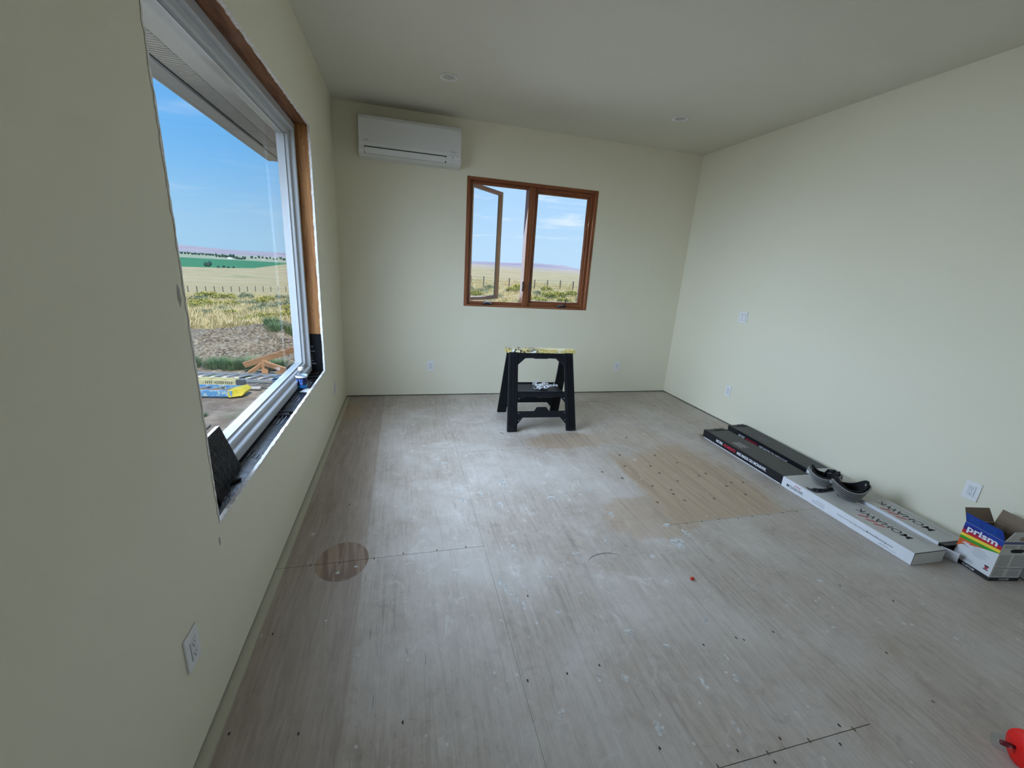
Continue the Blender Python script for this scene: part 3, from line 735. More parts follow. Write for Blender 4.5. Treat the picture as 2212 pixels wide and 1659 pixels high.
def ribbon(pts, w, up, name, parent):
    b = B()
    for p, q_ in zip(pts, pts[1:]):
        p, q_ = Vector(p), Vector(q_); b.face([p, q_, q_ + Vector(up) * w, p + Vector(up) * w])
    o = b.build(name, M_strap, parent, True); md = o.modifiers.new('s', 'SOLIDIFY'); md.thickness = .003; return o
ribbon([(-.19, -.055, .004), (-.18, -.10, .004), (-.12, -.11, .006), (-.05, -.10, .006), (.0, -.105, .012)], .030, (.25, .95, .1), 'strap', k1)
ribbon([(-.19, -.055, .006), (-.15, -.06, .010), (-.08, -.085, .010), (-.03, -.07, .012)], .024, (.3, -.9, .15), 'strap', k1)
ribbon([(.02, .02, .05), (.07, .03, .075), (.11, .0, .08), (.12, -.05, .06), (.08, -.075, .04)], .028, (0, .1, 1), 'strap', k1)
B().lathe([(.006, 0), (.013, .002), (.015, .006), (.012, .010), (.006, .010)], 16, Matrix.Translation((.055, -.085, .055)) @ Matrix.Rotation(1.1, 4, 'Y')).build('buckle', M_rib, k1, True)

# ------------------------------------------------------------------ open grout box
gb = thing('grout_box', 'open white cardboard grout box with rainbow band, flaps up', 'box', (0, 0, 0))
P1 = Vector((3.803, 1.183, .001)); eL = Vector((.193, .981, 0)).normalized(); eR = Vector((.184, -.021, 0)).normalized()
eR = Vector((eL.y, -eL.x, 0)); LW, RW, BH = .190, .186, .254
A0, A1, A2, A3 = P1 + eL * LW, P1, P1 + eR * RW, P1 + eR * RW + eL * LW
Zv = Vector((0, 0, 1))
nL = Zv.cross(eL).normalized(); nL = nL if nL.dot(eR) < 0 else -nL
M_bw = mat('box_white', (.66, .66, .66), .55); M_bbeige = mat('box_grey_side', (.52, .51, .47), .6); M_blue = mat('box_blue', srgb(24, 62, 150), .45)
M_lblue = mat('box_light_blue', srgb(60, 120, 190), .5)
th = .003
def panel(p, q_, z0_, z1_, inn, name, m, parent=gb):
    return B().prism([p + Zv * z0_, q_ + Zv * z0_, q_ + Zv * z1_, p + Zv * z1_], inn * th).build(name, m, parent)
pf = panel(A0, A1, 0, BH, eR, 'front_panel', M_bw)
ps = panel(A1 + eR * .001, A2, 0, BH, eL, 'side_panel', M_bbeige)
panel(A3, A2, 0, BH, -eR, 'back_panel', M_kraft); panel(A0 + eR * th, A3, 0, BH, -eL, 'far_panel', M_kraft)
B().face([A0 + Zv * .002, A1 + Zv * .002, A2 + Zv * .002, A3 + Zv * .002]).build('bottom_panel', M_kraft, gb)
X, Y = -eL, Zv                          # front print coordinates: x from far-left edge, y up
O = A0
def fp(quads, m, nm, th_=.0006): return marks(quads, m, pf, O, X, Y, nm, th_)
fp([rect(0, 0, LW, .024)], M_blk, 'black_band')
curve = lambda x: .088 + .089 * (x / LW) ** .55 if x > 0 else .088
nseg = 14; xs_ = [LW * k / nseg for k in range(nseg + 1)]
def band(f0, f1): return [[(a, f0(a)), (c, f0(c)), (c, f1(c)), (a, f1(a))] for a, c in zip(xs_, xs_[1:])]
top = lambda x: .175 + .015 * (x / LW)
cm = {'orange': srgb(205, 92, 40), 'amber': srgb(225, 150, 60), 'green': srgb(60, 150, 40), 'yellow': srgb(235, 205, 60), 'red': srgb(185, 30, 50), 'violet': srgb(60, 30, 110), 'navy': srgb(26, 34, 120)}
pm = {k: mat('print_' + k, v, .5) for k, v in cm.items()}
fp(band(curve, lambda x: max(curve(x), top(x) - .024)), pm['orange'], 'orange_band')
fp(band(lambda x: max(curve(x), top(x) - .026), lambda x: max(curve(x), top(x) - .006)), pm['green'], 'green_band', .0008)
for i, (nm, a, c) in enumerate((('yellow', -.008, .012), ('red', .010, .036), ('violet', .034, .052), ('navy', .050, .066))):
    fp(band(lambda x, a=a: max(top(x) + a, curve(x)), lambda x, c=c: min(BH, max(top(x) + c, curve(x)))), pm[nm], nm + '_band', .0009 + i * .0002)
fp(band(lambda x: min(BH - .002, .232 + .012 * math.sin(x * 22)), lambda x: BH), M_blue, 'blue_band', .002)
text('prism', M_wht, pf, O + X * .020 + Zv * .196, X, Y, .150, .046, .03, thick=.0028)
text('CUSTOM', M_wht, pf, O + X * .060 + Zv * .006, X, Y, .060, .011, .02, thick=.0012)
fp([rect(.075 + (k % 3) * .006, .140 - k * .009, .135 + (k * 37 % 5) * .006, .1415 - k * .009) for k in range(6)] + [rect(.020, .118, .060, .121)], M_grey, 'small_print', .0012)
fp([rect(.022, .128, .066, .1335), rect(.03, .1365, .058, .141)], M_wht, 'white_caption', .0012)
fp([rect(.045, .040 + k * .006, .105, .0415 + k * .006) for k in range(3)], M_grey, 'small_print', .0012)
fp([rect(.152, .050, .176, .055), rect(.154, .070, .174, .078)], M_blk, 'emblem_caption', .0012)
fp([[(.154, .057), (.174, .057), (.169, .063), (.174, .069), (.154, .069), (.159, .063)]], M_red, 'red_emblem', .0013)
X2 = eR
def sp(quads, m, nm, th_=.0006): return marks(quads, m, ps, A1, X2, Y, nm, th_)
sp([rect(0, 0, RW, .022)], M_blk, 'black_band')
text('CUSTOM', M_wht, ps, A1 + X2 * .065 + Zv * .006, X2, Y, .06, .010, .02, thick=.0012)
sp([rect(0, BH - .014, RW, BH)], mat('box_slate_blue', srgb(70, 80, 130), .5), 'blue_edge')
oval = [(.1 + .040 * math.copysign(abs(math.cos(t_)) ** .5, math.cos(t_)), .197 + .012 * math.copysign(abs(math.sin(t_)) ** .7, math.sin(t_))) for t_ in [2 * PI * k / 24 for k in range(24)]]
sp([oval], M_dark, 'hand_hole', .001)
M_sgrey = mat('box_print_grey', (.36, .36, .34), .6)
for q_ in (rect(.015, .212, .085, .232), rect(.105, .212, .175, .232), rect(.012, .095, .078, .170), rect(.098, .095, .178, .170), rect(.012, .030, .075, .078), rect(.098, .030, .172, .072)): sp([q_], M_sgrey, 'text_block')
sp([rect(.008, .084, .088, .087), rect(.095, .080, .180, .083)], M_blk, 'divider_line', .001)
# flaps
fb = B().prism([A0 + Zv * (BH + .001), A1 + Zv * (BH + .001), A1 + Zv * (BH + .064) + nL * .030 + eL * .006, A0 + Zv * (BH + .064) + nL * .030 - eL * .006], -nL * .0025).build('blue_flap', M_blue, gb)
fo_ = (Zv * .063 + nL * .030).normalized()
marks([rect(.02 + (k % 2) * .07, .008 + k * .0075, .075 + (k % 2) * .08, .0105 + k * .0075) for k in range(7)] + [rect(.125, .010, .17, .012)], M_lblue, fb, A0 + Zv * (BH + .001), X, fo_, 'small_print', .0008)
B().prism([A1 + Zv * (BH + .001) + eR * .002, A2 + Zv * (BH + .001), A2 + Zv * (BH + .082) - eL * .022, A1 + Zv * (BH + .075) - eL * .022 + eR * .004], eL * .0025).build('side_flap', M_bbeige, gb)
fo2 = (Zv * .08 - eL * .022).normalized()
marks([rect(.086, .03, .096, .078)], bpy.data.materials['box_slate_blue'], gb, A1 + Zv * (BH + .001), eR, fo2, 'flap_stripe', .001)
blob = [(.100 + .030 * math.cos(t_) * (1 + .15 * math.sin(5 * t_)), .030 + .020 * math.sin(t_)) for t_ in [2 * PI * k / 20 for k in range(20)]]
marks([blob], mat('box_print_brown', (.30, .24, .16), .6), gb, A1 + Zv * (BH + .001), eR, fo2, 'flap_picture', .0014)
B().prism([A3 + Zv * (BH + .001), A2 + Zv * (BH + .001), A2 + Zv * (BH + .085) + eR * .02, A3 + Zv * (BH + .085) + eR * .02], -eR * .0025).build('back_flap', M_kraft, gb)
B().prism([A0 + Zv * (BH + .001) + eR * .004, A3 + Zv * (BH + .001) - eR * .004, A3 + Zv * (BH + .072) + eL * .035 - eR * .02, A0 + Zv * (BH + .072) + eL * .035 + eR * .01], eL * .0025).build('far_flap', M_kraft, gb)

# ------------------------------------------------------------------ things on the window sill
SZ = z0 - .0055
bt = thing('sports_drink_bottle', 'small clear drink bottle with navy label and blue drink on the sill', 'bottle', (-.074, 3.105, SZ + .0025))
B().lathe([(.001, .0), (.030, .0), (.036, .006), (.037, .03), (.034, .036), (.0345, .078), (.038, .084), (.038, .094), (.035, .098), (.035, .106), (.028, .118), (.016, .128), (.0155, .134)], 28).build('body', M_clear, bt, True)
B().lathe([(.001, .002), (.029, .002), (.0345, .008), (.0352, .028), (.001, .0285)], 24).build('drink', mat('blue_drink', srgb(20, 120, 190), .15), bt, True)
B().lathe([(.0352, .030), (.0356, .0305), (.0356, .077), (.0352, .0775)], 28).build('label', mat('navy_label', srgb(14, 22, 70), .4), bt, True)
B().lathe([(.0385, .083), (.0392, .085), (.0392, .095), (.0385, .097)], 28).build('white_band', mat('band_white', (.70, .72, .76), .4), bt, True)
B().lathe([(.001, .153), (.0165, .153), (.018, .150), (.018, .134), (.0165, .1325)], 20).build('cap', M_white, bt, True)
b = B()
for (a0, a1, za, zb_) in ((-1.75, -1.25, .034, .054), (-1.85, -1.62, .058, .072), (-1.45, -1.2, .058, .072), (-2.6, -2.2, .040, .07)):
    for k in range(4):
        t0, t1 = a0 + (a1 - a0) * k / 4, a0 + (a1 - a0) * (k + 1) / 4
        b.face([Vector((.0359 * math.cos(t_), .0359 * math.sin(t_), z_)) for t_, z_ in ((t0, za), (t1, za), (t1, zb_), (t0, zb_))])
b.build('label_print', mat('label_light_blue', srgb(90, 130, 210), .5), bt)
o = B().prism([(-.075, 3.01, SZ + .001), (-.010, 3.000, SZ + .001), (-.004, 3.085, SZ + .001), (-.045, 3.10, SZ + .001), (-.065, 3.055, SZ + .001)], (0, 0, .0012)).build('paper_scrap', mat('paper_white', (.70, .71, .74), .8))
tag(o, 'scrap of white paper beneath the drink bottle on the sill', 'paper')
def shim(p, q_, w, label, ribs=11):
    p, q_ = Vector(p), Vector(q_); t = thing('plastic_shim', label, 'shim', p, 0, 'plastic shims on the sill'); d = (q_ - p); L = d.length; d.normalize(); s_ = Vector((-d.y, d.x, 0))
    B().prism([Vector((0, 0, 0)), d * L, d * L + Zv * .008, Zv * .0035], s_ * w, 0).build('wedge', M_shim, t)
    b = B()
    for k in range(ribs):
        a = d * (L * (.08 + .86 * k / ribs)) + Zv * (.0036 + .0044 * (.08 + .86 * k / ribs)); b.prism([a, a + d * (L / ribs * .45), a + d * (L / ribs * .45) + Zv * .002, a + Zv * .002], s_ * w)
    b.build('rib', M_shim, t)
shim((-.125, 2.53, SZ + .001), (-.032, 2.545, SZ + .001), .030, 'black ribbed plastic shim alone on the middle of the sill, nearer one')
shim((-.125, 2.585, SZ + .001), (-.022, 2.60, SZ + .001), .030, 'black ribbed plastic shim on the middle of the sill, farther one')
shim((-.118, 3.375, SZ + .001), (-.018, 3.40, SZ + .001), .026, 'black plastic shim beyond the bottle, nearer one')
shim((-.118, 3.455, SZ + .001), (-.030, 3.485, SZ + .001), .032, 'black ribbed plastic shim in the far corner of the sill')
shim((-.090, 1.700, SZ + .001), (-.034, 1.78, SZ + .001), .04, 'black plastic shim at the foot of the leaning shim pack')
# pack of shims leaning on the frame at the near end
sp_ = thing('shim_pack', 'black ribbed pack of plastic shims leaning at the near end of the sill', 'shims', (0, 0, 0))
BL, BR, TL, TR = Vector((-.045, 1.60, SZ)), Vector((-.080, 1.915, SZ)), Vector((-.088, 1.485, .835)), Vector((-.092, 1.790, .840))
nrm = (BR - BL).cross(TL - BL).normalized(); nrm = nrm if nrm.x > 0 else -nrm
NS = 7
for k in range(NS):
    a, c = k / NS + .004, (k + 1) / NS - .004
    q4 = [BL.lerp(BR, a), BL.lerp(BR, c), TL.lerp(TR, c), TL.lerp(TR, a)]
    o = B().prism(q4, -nrm * .012).build('shim_strip', M_shim, sp_)
    b = B()
    for j in range(22):
        v0, v1 = (j + .15) / 22, (j + .6) / 22
        L0, L1 = q4[0].lerp(q4[3], v0), q4[0].lerp(q4[3], v1); R0, R1 = q4[1].lerp(q4[2], v0 + .012), q4[1].lerp(q4[2], v1 + .012)
        b.face([L0 + nrm * .0005, R0 + nrm * .0012, R1 + nrm * .0012, L1 + nrm * .0022])
    b.build('rib', M_shim, o)
B().prism([TL, TR, TR + Zv * .003, TL + Zv * .003], -nrm * .016).build('pale_top_edge', M_white, sp_)

# ------------------------------------------------------------------ small things on the floor
M_spat = mat('dried_paint', rough=.7, fn=lambda nt: mixc(nt, noise(nt, position(nt), 45., 5., .7).sm(.40, .60), (.36, .35, .33), (.60, .605, .58)))
random.seed(21)
def blobs(lst, m, name, z=.0006):
    b = B()
    for (x, y, rx, ry) in lst:
        n = 14; ph = [random.uniform(.62, 1.2) for _ in range(n)]; rot = random.uniform(-.3, .3)
        b.face([(x + rx * ph[k] * math.cos(2 * PI * k / n + rot), y + ry * ph[k] * math.sin(2 * PI * k / n + rot), z) for k in range(n)])
    return tag(b.build(name, m, fl), kind='stuff')
wsp = [(1.494, .877, .020, .026), (1.722, 1.17, .015, .017), (1.597, 1.265, .020, .022), (1.366, 1.093, .012, .016), (1.467, 1.073, .015, .018), (1.769, .992, .010, .028), (1.915, .982, .016, .015), (1.773, .826, .006, .022), (1.361, 1.655, .010, .014), (1.318, 1.435, .012, .014), (1.166, 1.0, .005, .012), (1.18, 1.005, .006, .012), (1.866, 1.547, .024, .008), (1.99, 1.254, .016, .018), (1.946, 1.07, .005, .018), (2.574, 1.103, .012, .010), (2.802, 1.362, .022, .018), (2.646, 1.244, .010, .012), (3.205, 1.125, .014, .010), (3.506, 1.253, .016, .012), (1.202, 1.391, .008, .010), (1.951, 2.128, .020, .028), (1.566, 1.801, .03, .006), (1.147, 2.507, .010, .05), (.992, 2.56, .012, .018), (.678, 2.606, .010, .014), (1.23, 1.919, .016, .020), (1.008, 2.439, .018, .022), (1.786, 1.867, .012, .018), (2.254, 1.952, .03, .02), (.917, 2.994, .05, .02), (1.95, 2.43, .02, .03), (1.45, 1.62, .006, .006), (1.30, 1.66, .008, .008), (1.47, 1.52, .006, .006), (2.21, 1.79, .05, .05), (2.33, 1.86, .02, .05), (.30, 1.87, .010, .010), (.385, 1.90, .012, .008), (1.33, 2.62, .03, .05), (1.25, 2.35, .02, .03), (1.62, 2.38, .03, .02)]
wsp += [(1.09 + k * .02, 1.66 - k * .042, .008, .028) for k in range(5)]
wsp += [(random.uniform(.5, 3.3), random.uniform(.7, 3.4), random.uniform(.003, .008), random.uniform(.003, .009)) for _ in range(70)]
blobs(wsp, M_spat, 'paint_spot')
dk = [(1.205, 1.55), (1.247, 1.136), (1.391, 1.144), (1.888, 1.142), (2.061, 1.144), (2.089, 1.129), (1.085, 1.14), (2.26, 1.138), (3.066, 1.173), (2.886, 1.312), (2.683, .946), (2.628, .742), (1.459, .823), (.282, 1.116), (.105, 3.176), (.285, 2.492), (.064, 1.162), (.093, 1.544), (.617, 1.083), (2.16, .75), (1.9, .76), (1.72, .76), (2.1, .70), (1.82, .705)]
blobs([(x, y, .0038, .0068) for x, y in dk], M_slot, 'screw_hole')
knots = [(2.562, 2.347), (2.543, 2.291), (2.574, 2.199), (2.813, 2.188), (3.048, 2.333), (3.132, 2.378), (3.022, 2.537), (2.934, 2.51), (2.628, 2.597), (2.275, 2.562), (2.353, 2.208), (3.23, 2.364), (2.724, 3.3), (2.45, 2.42), (2.70, 2.46), (2.40, 2.75), (2.16, 2.68), (2.62, 2.72), (2.9, 2.75), (2.78, 2.9), (2.46, 2.95), (3.1, 2.2)]
blobs([(x, y, .011, .014) for x, y in knots], mat('wood_knot', (.15, .105, .075), .8), 'knot')
stp = [(x, 1.95 + random.uniform(-.012, .012)) for x in (.16, .30, .47, .62, .80, .96, 2.40, 2.52, 2.66, 2.80, 2.92, 3.05, 3.18, 3.3)] + [(x, .73 + random.uniform(-.015, .015)) for x in (1.2, 1.4, 1.62, 1.82, 2.0, 2.2)] + [(x, 3.17) for x in (1.2, 1.45, 1.7, 1.95, 2.2)] + [(x, 4.39) for x in (.2, .45, .7, .95, 2.5, 2.8, 3.1)]
blobs([(x, y, .004, .010) for x, y in stp], mat('staple_rust', (.12, .09, .06), .7), 'staple_mark')
b = B(); arc = [(1.600, 1.700), (1.612, 1.735), (1.640, 1.757), (1.679, 1.770), (1.725, 1.774), (1.765, 1.767), (1.80, 1.745), (1.818, 1.726)]
for i, (p, q_) in enumerate(zip(arc, arc[1:])):
    w0 = .0008 + .002 * math.sin(i / 7 * PI); w1_ = .0008 + .002 * math.sin((i + 1) / 7 * PI)
    b.face([(p[0], p[1] - w0, .0006), (q_[0], q_[1] - w1_, .0006), (q_[0], q_[1] + w1_, .0006), (p[0], p[1] + w0, .0006)])
b.build('scuff_mark', mat('black_scuff', (.09, .085, .08), .7), fl)
o = B().lathe([(.0005, 0), (.008, 0), (.009, .006), (.006, .016), (.0035, .018), (.0005, .018)], 10, Matrix.Translation((2.10, 1.498, .008)) @ Matrix.Rotation(1.4, 4, 'Y') @ Matrix.Translation((0, 0, -.008))).build('wire_connector', mat('orange_red_plastic', srgb(190, 50, 25), .4), None, True)
tag(o, 'tiny orange-red plastic connector lying on the plywood', 'connector')
o = B().bar((1.515, 3.55, .002), (1.545, 3.515, .002), .004, .002).build('wood_splinter', mat('splinter_dark', (.05, .045, .04), .8))
tag(o, 'thin dark splinter on the floor left of the sawhorse', 'splinter')
# red bottle lying at the picture's corner
rb = thing('red_bottle', 'red bottle with tan band and clear cap lying on the floor', 'bottle', (2.655, .556, .034))
ax = Vector((.80, -.60, .0)).normalized(); R = ax.to_track_quat('Z', 'Y').to_matrix().to_4x4()
B().lathe([(.001, -.022), (.016, -.022), (.023, -.018), (.027, .004), (.0285, .020), (.027, .021)], 28, R).build('clear_cap', M_clear, rb, True)
B().lathe([(.001, -.004), (.008, -.002), (.010, .012), (.006, .03), (.006, .046)], 16, R).build('nozzle', mat('dark_red_plastic', (.16, .008, .015), .4), rb, True)
B().lathe([(.006, .034), (.030, .036), (.056, .042), (.062, .055), (.062, .20), (.055, .22), (.001, .222)], 32, R @ Matrix.Translation((0, .0, 0))).build('body', mat('bright_red_plastic', srgb(225, 22, 14), .55), rb, True)
B().lathe([(.0624, .058), (.0628, .059), (.0628, .074), (.0624, .075)], 32, R).build('tan_band', mat('tan_label', srgb(170, 150, 90), .6), rb, True)
rb.location = (2.622, .556, .060)

# ------------------------------------------------------------------ outdoors: land falling away to a valley
def interp(tab, x):
    if x <= tab[0][0]: return tab[0][1]
    for (a, b), (c, d) in zip(tab, tab[1:]):
        if x <= c:
            k = (x - a) / (c - a); return b + (d - b) * k
    return tab[-1][1]
def hash2(i, j): return (math.sin(i * 127.1 + j * 311.7) * 43758.5453) % 1
def vnoise(x, y):
    i, j = math.floor(x), math.floor(y); fx, fy = x - i, y - j; fx = fx * fx * (3 - 2 * fx); fy = fy * fy * (3 - 2 * fy)
    a, b, c, d = hash2(i, j), hash2(i + 1, j), hash2(i, j + 1), hash2(i + 1, j + 1)
    return (a + (b - a) * fx) * (1 - fy) + (c + (d - c) * fx) * fy
GZ = -.60
LEFT = [(0, GZ), (13, -.64), (20, -1.15), (40, -2.9), (70, -5.2), (110, -7.9), (200, -10.4), (400, -14.6), (640, None), (900, -40), (1100, -41.5), (1500, -44.5), (2500, -52), (4000, -57.5), (7000, -50), (9000, None)]
BACK = [(0, GZ), (15, -.70), (50, -1.0), (90, -1.6), (200, -2.7), (400, -4.2), (800, -4.6), (1500, -4), (3000, 4), (5000, None), (9000, 20)]
def ground_z(x, y):
    r = math.hypot(x - .6, y); az = math.degrees(math.atan2(x - .6, y)) if r > .1 else 0
    tanel = lambda e, rr: 1.537 + math.tan(math.radians(e)) * rr
    crest = tanel(interp([(-60, -2.6), (-21, -2.22), (-17, -2.12), (-13, -1.42), (-8, -1.1), (0, -.8)], az), 640)
    far = tanel(interp([(-60, .3), (-30, .15), (-23.5, -.02), (-17.7, -.36), (-13, -.22), (0, 0.)], az), 9000)
    ridge = tanel(interp([(-10, .1), (5, .22), (13, .36), (17.5, .58), (21, .5), (23, .2), (30, .1), (50, .3)], az), 5000)
    zl = interp([(a, crest if (b is None and a == 640) else far if b is None else b) for a, b in LEFT], r)
    zb = interp([(a, ridge if b is None else b) for a, b in BACK], r)
    w = min(1, max(0, (az + 8) / 16)); w = w * w * (3 - 2 * w)
    z = zl + (zb - zl) * w
    if r > 16: z += (vnoise(x * .25, y * .25) - .5) * min(.25, (r - 16) * .02) + (vnoise(x * .03, y * .03) - .5) * min(1.5, r * .004)
    return z
def land_fn(nt):
    p = position(nt); x, y, z = sep(nt, p); r = (x * x + y * y).sqrt()
    n1 = noise(nt, p, .55, 6., .65); n2 = noise(nt, p, 2.4, 6., .7); n3 = noise(nt, p, .05, 5., .6); n4 = noise(nt, comb(nt, x * .004, y * .012, 0.), 1., 5., .6)
    soil = mixc(nt, n2.sm(.35, .65), srgb(134, 120, 106), srgb(178, 164, 146))
    soil = mixc(nt, noise(nt, p, 1.1, 5.).sm(.55, .70) * .6, soil, srgb(104, 122, 92))
    soil = mixc(nt, noise(nt, p, 14., 4., .7).sm(.62, .72) * .7, soil, srgb(190, 182, 172))
    grass = mixc(nt, n2.sm(.30, .70), srgb(176, 158, 112), srgb(214, 198, 150))
    grass = mixc(nt, n1.sm(.50, .66) * .55, grass, srgb(142, 146, 96))
    grass = mixc(nt, n3.sm(.50, .68) * .40, grass, srgb(196, 168, 120))
    c = mixc(nt, (r + n1 * 3.).sm(10., 15.), soil, grass)
    hill = mixc(nt, noise(nt, comb(nt, x * .02, y * .05, 0.), 1., 6., .7).sm(.35, .65), srgb(190, 172, 130), srgb(210, 192, 152))
    hill = mixc(nt, noise(nt, comb(nt, x * .05, y * .16, 0.), 1., 6., .75).sm(.5, .62) * .55, hill, srgb(160, 146, 92)); hill = mixc(nt, n3.sm(.52, .66) * .6, hill, srgb(150, 158, 108))
    c = mixc(nt, r.sm(90., 200.), c, hill)
    crop = mixc(nt, noise(nt, comb(nt, x * .002, y * .05, 1.), 1., 3.).sm(.4, .6), srgb(52, 120, 88), srgb(84, 152, 104))
    left = (x / y).sm(-.20, -.26)
    c = mixc(nt, r.sm(780., 800.) * left, c, crop)
    vall = mixc(nt, n4.sm(.42, .58), srgb(150, 168, 132), srgb(186, 184, 160))
    c = mixc(nt, r.sm(2250., 2350.) * (x / y).sm(.1, .0), c, vall)
    steppe = mixc(nt, n4.sm(.40, .60), srgb(182, 170, 144), srgb(208, 190, 166))
    c = mixc(nt, r.sm(500., 900.) * (x / y).sm(.0, .1), c, steppe)
    mauve = mixc(nt, noise(nt, comb(nt, x * .0015, y * .0015, z * .02), 1., 6., .6).sm(.35, .65), srgb(162, 154, 164), srgb(190, 180, 180))  # far hills: distance haze put into the ground's base colour
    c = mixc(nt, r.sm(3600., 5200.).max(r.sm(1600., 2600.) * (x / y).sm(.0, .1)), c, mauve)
    return c, n2
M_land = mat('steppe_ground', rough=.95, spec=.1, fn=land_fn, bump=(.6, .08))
rs = [0.5, 3, 4, 5, 6, 7, 8, 9, 10, 11, 12, 13, 14, 16] + [16 * 1.075 ** k for k in range(1, 92)]
azs = [-88 + k * 1.0 for k in range(60)] + [-28 + k * .4 for k in range(150)] + [32 + k * 2 for k in range(25)]
vs, fs = [], []
for r in rs:
    for a in azs:
        x, y = .6 + r * math.sin(math.radians(a)), r * math.cos(math.radians(a)); vs.append((x, y, ground_z(x, y)))
n = len(azs)
for i in range(len(rs) - 1):
    for j in range(n - 1): fs.append((i * n + j, i * n + j + 1, (i + 1) * n + j + 1, (i + 1) * n + j))
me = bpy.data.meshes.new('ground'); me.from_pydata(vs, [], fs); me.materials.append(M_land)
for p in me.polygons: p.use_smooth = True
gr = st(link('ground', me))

# excavated dirt mound beside the house
def mound_h(x, y):
    cx = min(1, max(0, (x + 6.2) / 2.2)) * min(1, max(0, (2.6 - x) / 2.4)); v = (y - 10.8) / 2.15
    if abs(v) >= 1: return 0
    prof_ = math.cos(v * PI / 2) ** 1.3
    hh = interp([(-6, .02), (-4.4, .08), (-3.4, .30), (-2.8, .36), (-2.3, .46), (-1.8, .42), (0, .6), (2, .3)], x)
    rough = (vnoise(x * 2.2, y * 2.2) - .5) * .26 + (vnoise(x * 6, y * 6) - .5) * .17 + (vnoise(x * 15, y * 15) - .5) * .09
    return max(0, cx) ** .6 * prof_ * (hh + rough * min(1, hh * 3))
def dirt_fn(nt):
    p = position(nt); n = noise(nt, p, 3., 6., .7); m = noise(nt, p, 16., 5., .75)
    c = mixc(nt, n.sm(.35, .65), srgb(104, 88, 70), srgb(170, 150, 122)); c = mixc(nt, m.sm(.45, .62), c, srgb(204, 192, 168))
    return mixc(nt, m.sm(.42, .30), c, srgb(84, 74, 64)), m  # dark clumps in the hollows: their shadow put into the colour
M_dirt = mat('gravelly_dirt', rough=.95, spec=.1, fn=dirt_fn, bump=(1., .05))
mo = B().grid(lambda u, v: Vector((-6.2 + u * 8.8, 8.6 + v * 4.4, GZ - .05 + mound_h(-6.2 + u * 8.8, 8.6 + v * 4.4) + .035 * (mound_h(-6.2 + u * 8.8, 8.6 + v * 4.4) > .01))), 130, 70).build('dirt_mound', M_dirt, None, True)
tag(mo, 'long mound of gravelly brown dirt outside the picture window', 'dirt mound')
random.seed(31); b = B()
for k in range(650):
    x, y = random.uniform(-5.6, 1.2), random.uniform(8.0, 11.6); h_ = mound_h(x, y)
    if h_ < .01 and random.random() < .6: continue
    s_ = random.uniform(.012, .035); t_ = bmesh.new(); bmesh.ops.create_icosphere(t_, subdivisions=1, radius=1)
    for v in t_.verts: v.co *= random.uniform(.7, 1.2)
    b._add(t_, Matrix.Translation((x, y, GZ - .01 + h_)) @ Matrix.Rotation(random.uniform(0, 6), 4, 'Z') @ Matrix.Diagonal((s_, s_ * .8, s_ * .6, 1)))
tag(b.build('stone', mat('pale_stone', rough=.9, fn=lambda nt: mixc(nt, noise(nt, position(nt), 5.), srgb(150, 138, 118), srgb(214, 204, 186))), mo), kind='stuff')

# concrete apron along the house
o = st(B().box((-1.46, YB, GZ - .12), (-1.40, 7.6, GZ + .04), .006).build('trim_1', mat('grey_plank', rough=.85, fn=wood_fn(srgb(120, 118, 116), srgb(165, 164, 162), 1, 30., False))))
o['label'] = 'weathered edging board on the soil outside'
st(B().box((-1.40, YB, GZ - .14), (-.2, 7.4, GZ + .015)).build('trim_2', mat('grey_gravel', rough=.95, fn=lambda nt: (mixc(nt, noise(nt, position(nt), 22., 5., .75).sm(.35, .65), srgb(138, 132, 124), srgb(188, 182, 174)), noise(nt, position(nt), 40., 4.)), bump=(.8, .02))))
o = st(B().box((-.212, YB - .2, GZ - .3), (-.201, D + .2, SOF + .003)).wall_hole(1, 0, .1, 0, .1, 0, .1, []).build('trim_3', M_dark)) if False else None

# ladders on the ground
M_al = mat('ladder_aluminium', (.62, .64, .66), .35, .6)
M_fg = mat('ladder_cream_fibreglass', rough=.5, fn=lambda nt: mixc(nt, noise(nt, objco(nt), 14., 4.).sm(.5, .62), srgb(222, 216, 168), srgb(200, 196, 150)))
M_lbl = mat('ladder_blue_fibreglass', rough=.5, fn=lambda nt: mixc(nt, noise(nt, objco(nt), 18., 5., .7).sm(.5, .58), srgb(96, 160, 214), srgb(190, 214, 214)))
M_cap = mat('ladder_yellow_cap', rough=.5, fn=lambda nt: mixc(nt, noise(nt, objco(nt), 40., 5., .7).sm(.60, .66), srgb(226, 208, 60), srgb(120, 110, 60)))
M_lsteel = mat('ladder_grey_fitting', (.10, .11, .12), .5)
ld = thing('extension_ladder', 'long cream and aluminium extension ladder lying outside the picture window', 'ladder', (0, 0, 0))
N0, N1 = Vector((-3.55, 7.34, GZ + .095)), Vector((-1.90, 7.10, GZ + .095))
F0, F1 = Vector((-3.35, 7.62, GZ + .15)), Vector((-1.02, 7.28, GZ + .15))
Nend = Vector((-1.20, 7.00, GZ + .10))
B().bar(N0, N1, .03, .075).build('rail', M_fg, ld); B().bar(N0 + Vector((.02, .05, .035)), N1 + Vector((.0, .05, .035)), .03, .06).build('rail', M_fg, ld)
B().bar(N1 + Vector((.0, .03, .03)), Nend + Vector((0, .04, .03)), .025, .035).build('rail', M_al, ld)
B().bar(F0, F1, .022, .03).build('rail', M_al, ld)
B().bar(N1 - Vector((.03, -.01, 0)), N1 + Vector((.10, -.012, 0)), .045, .10).build('bracket', M_lsteel, ld)
B().bar(N1 + Vector((.10, -.03, -.07)), N1 + Vector((.32, -.05, -.07)), .05, .025).build('foot_pad', M_white, ld)
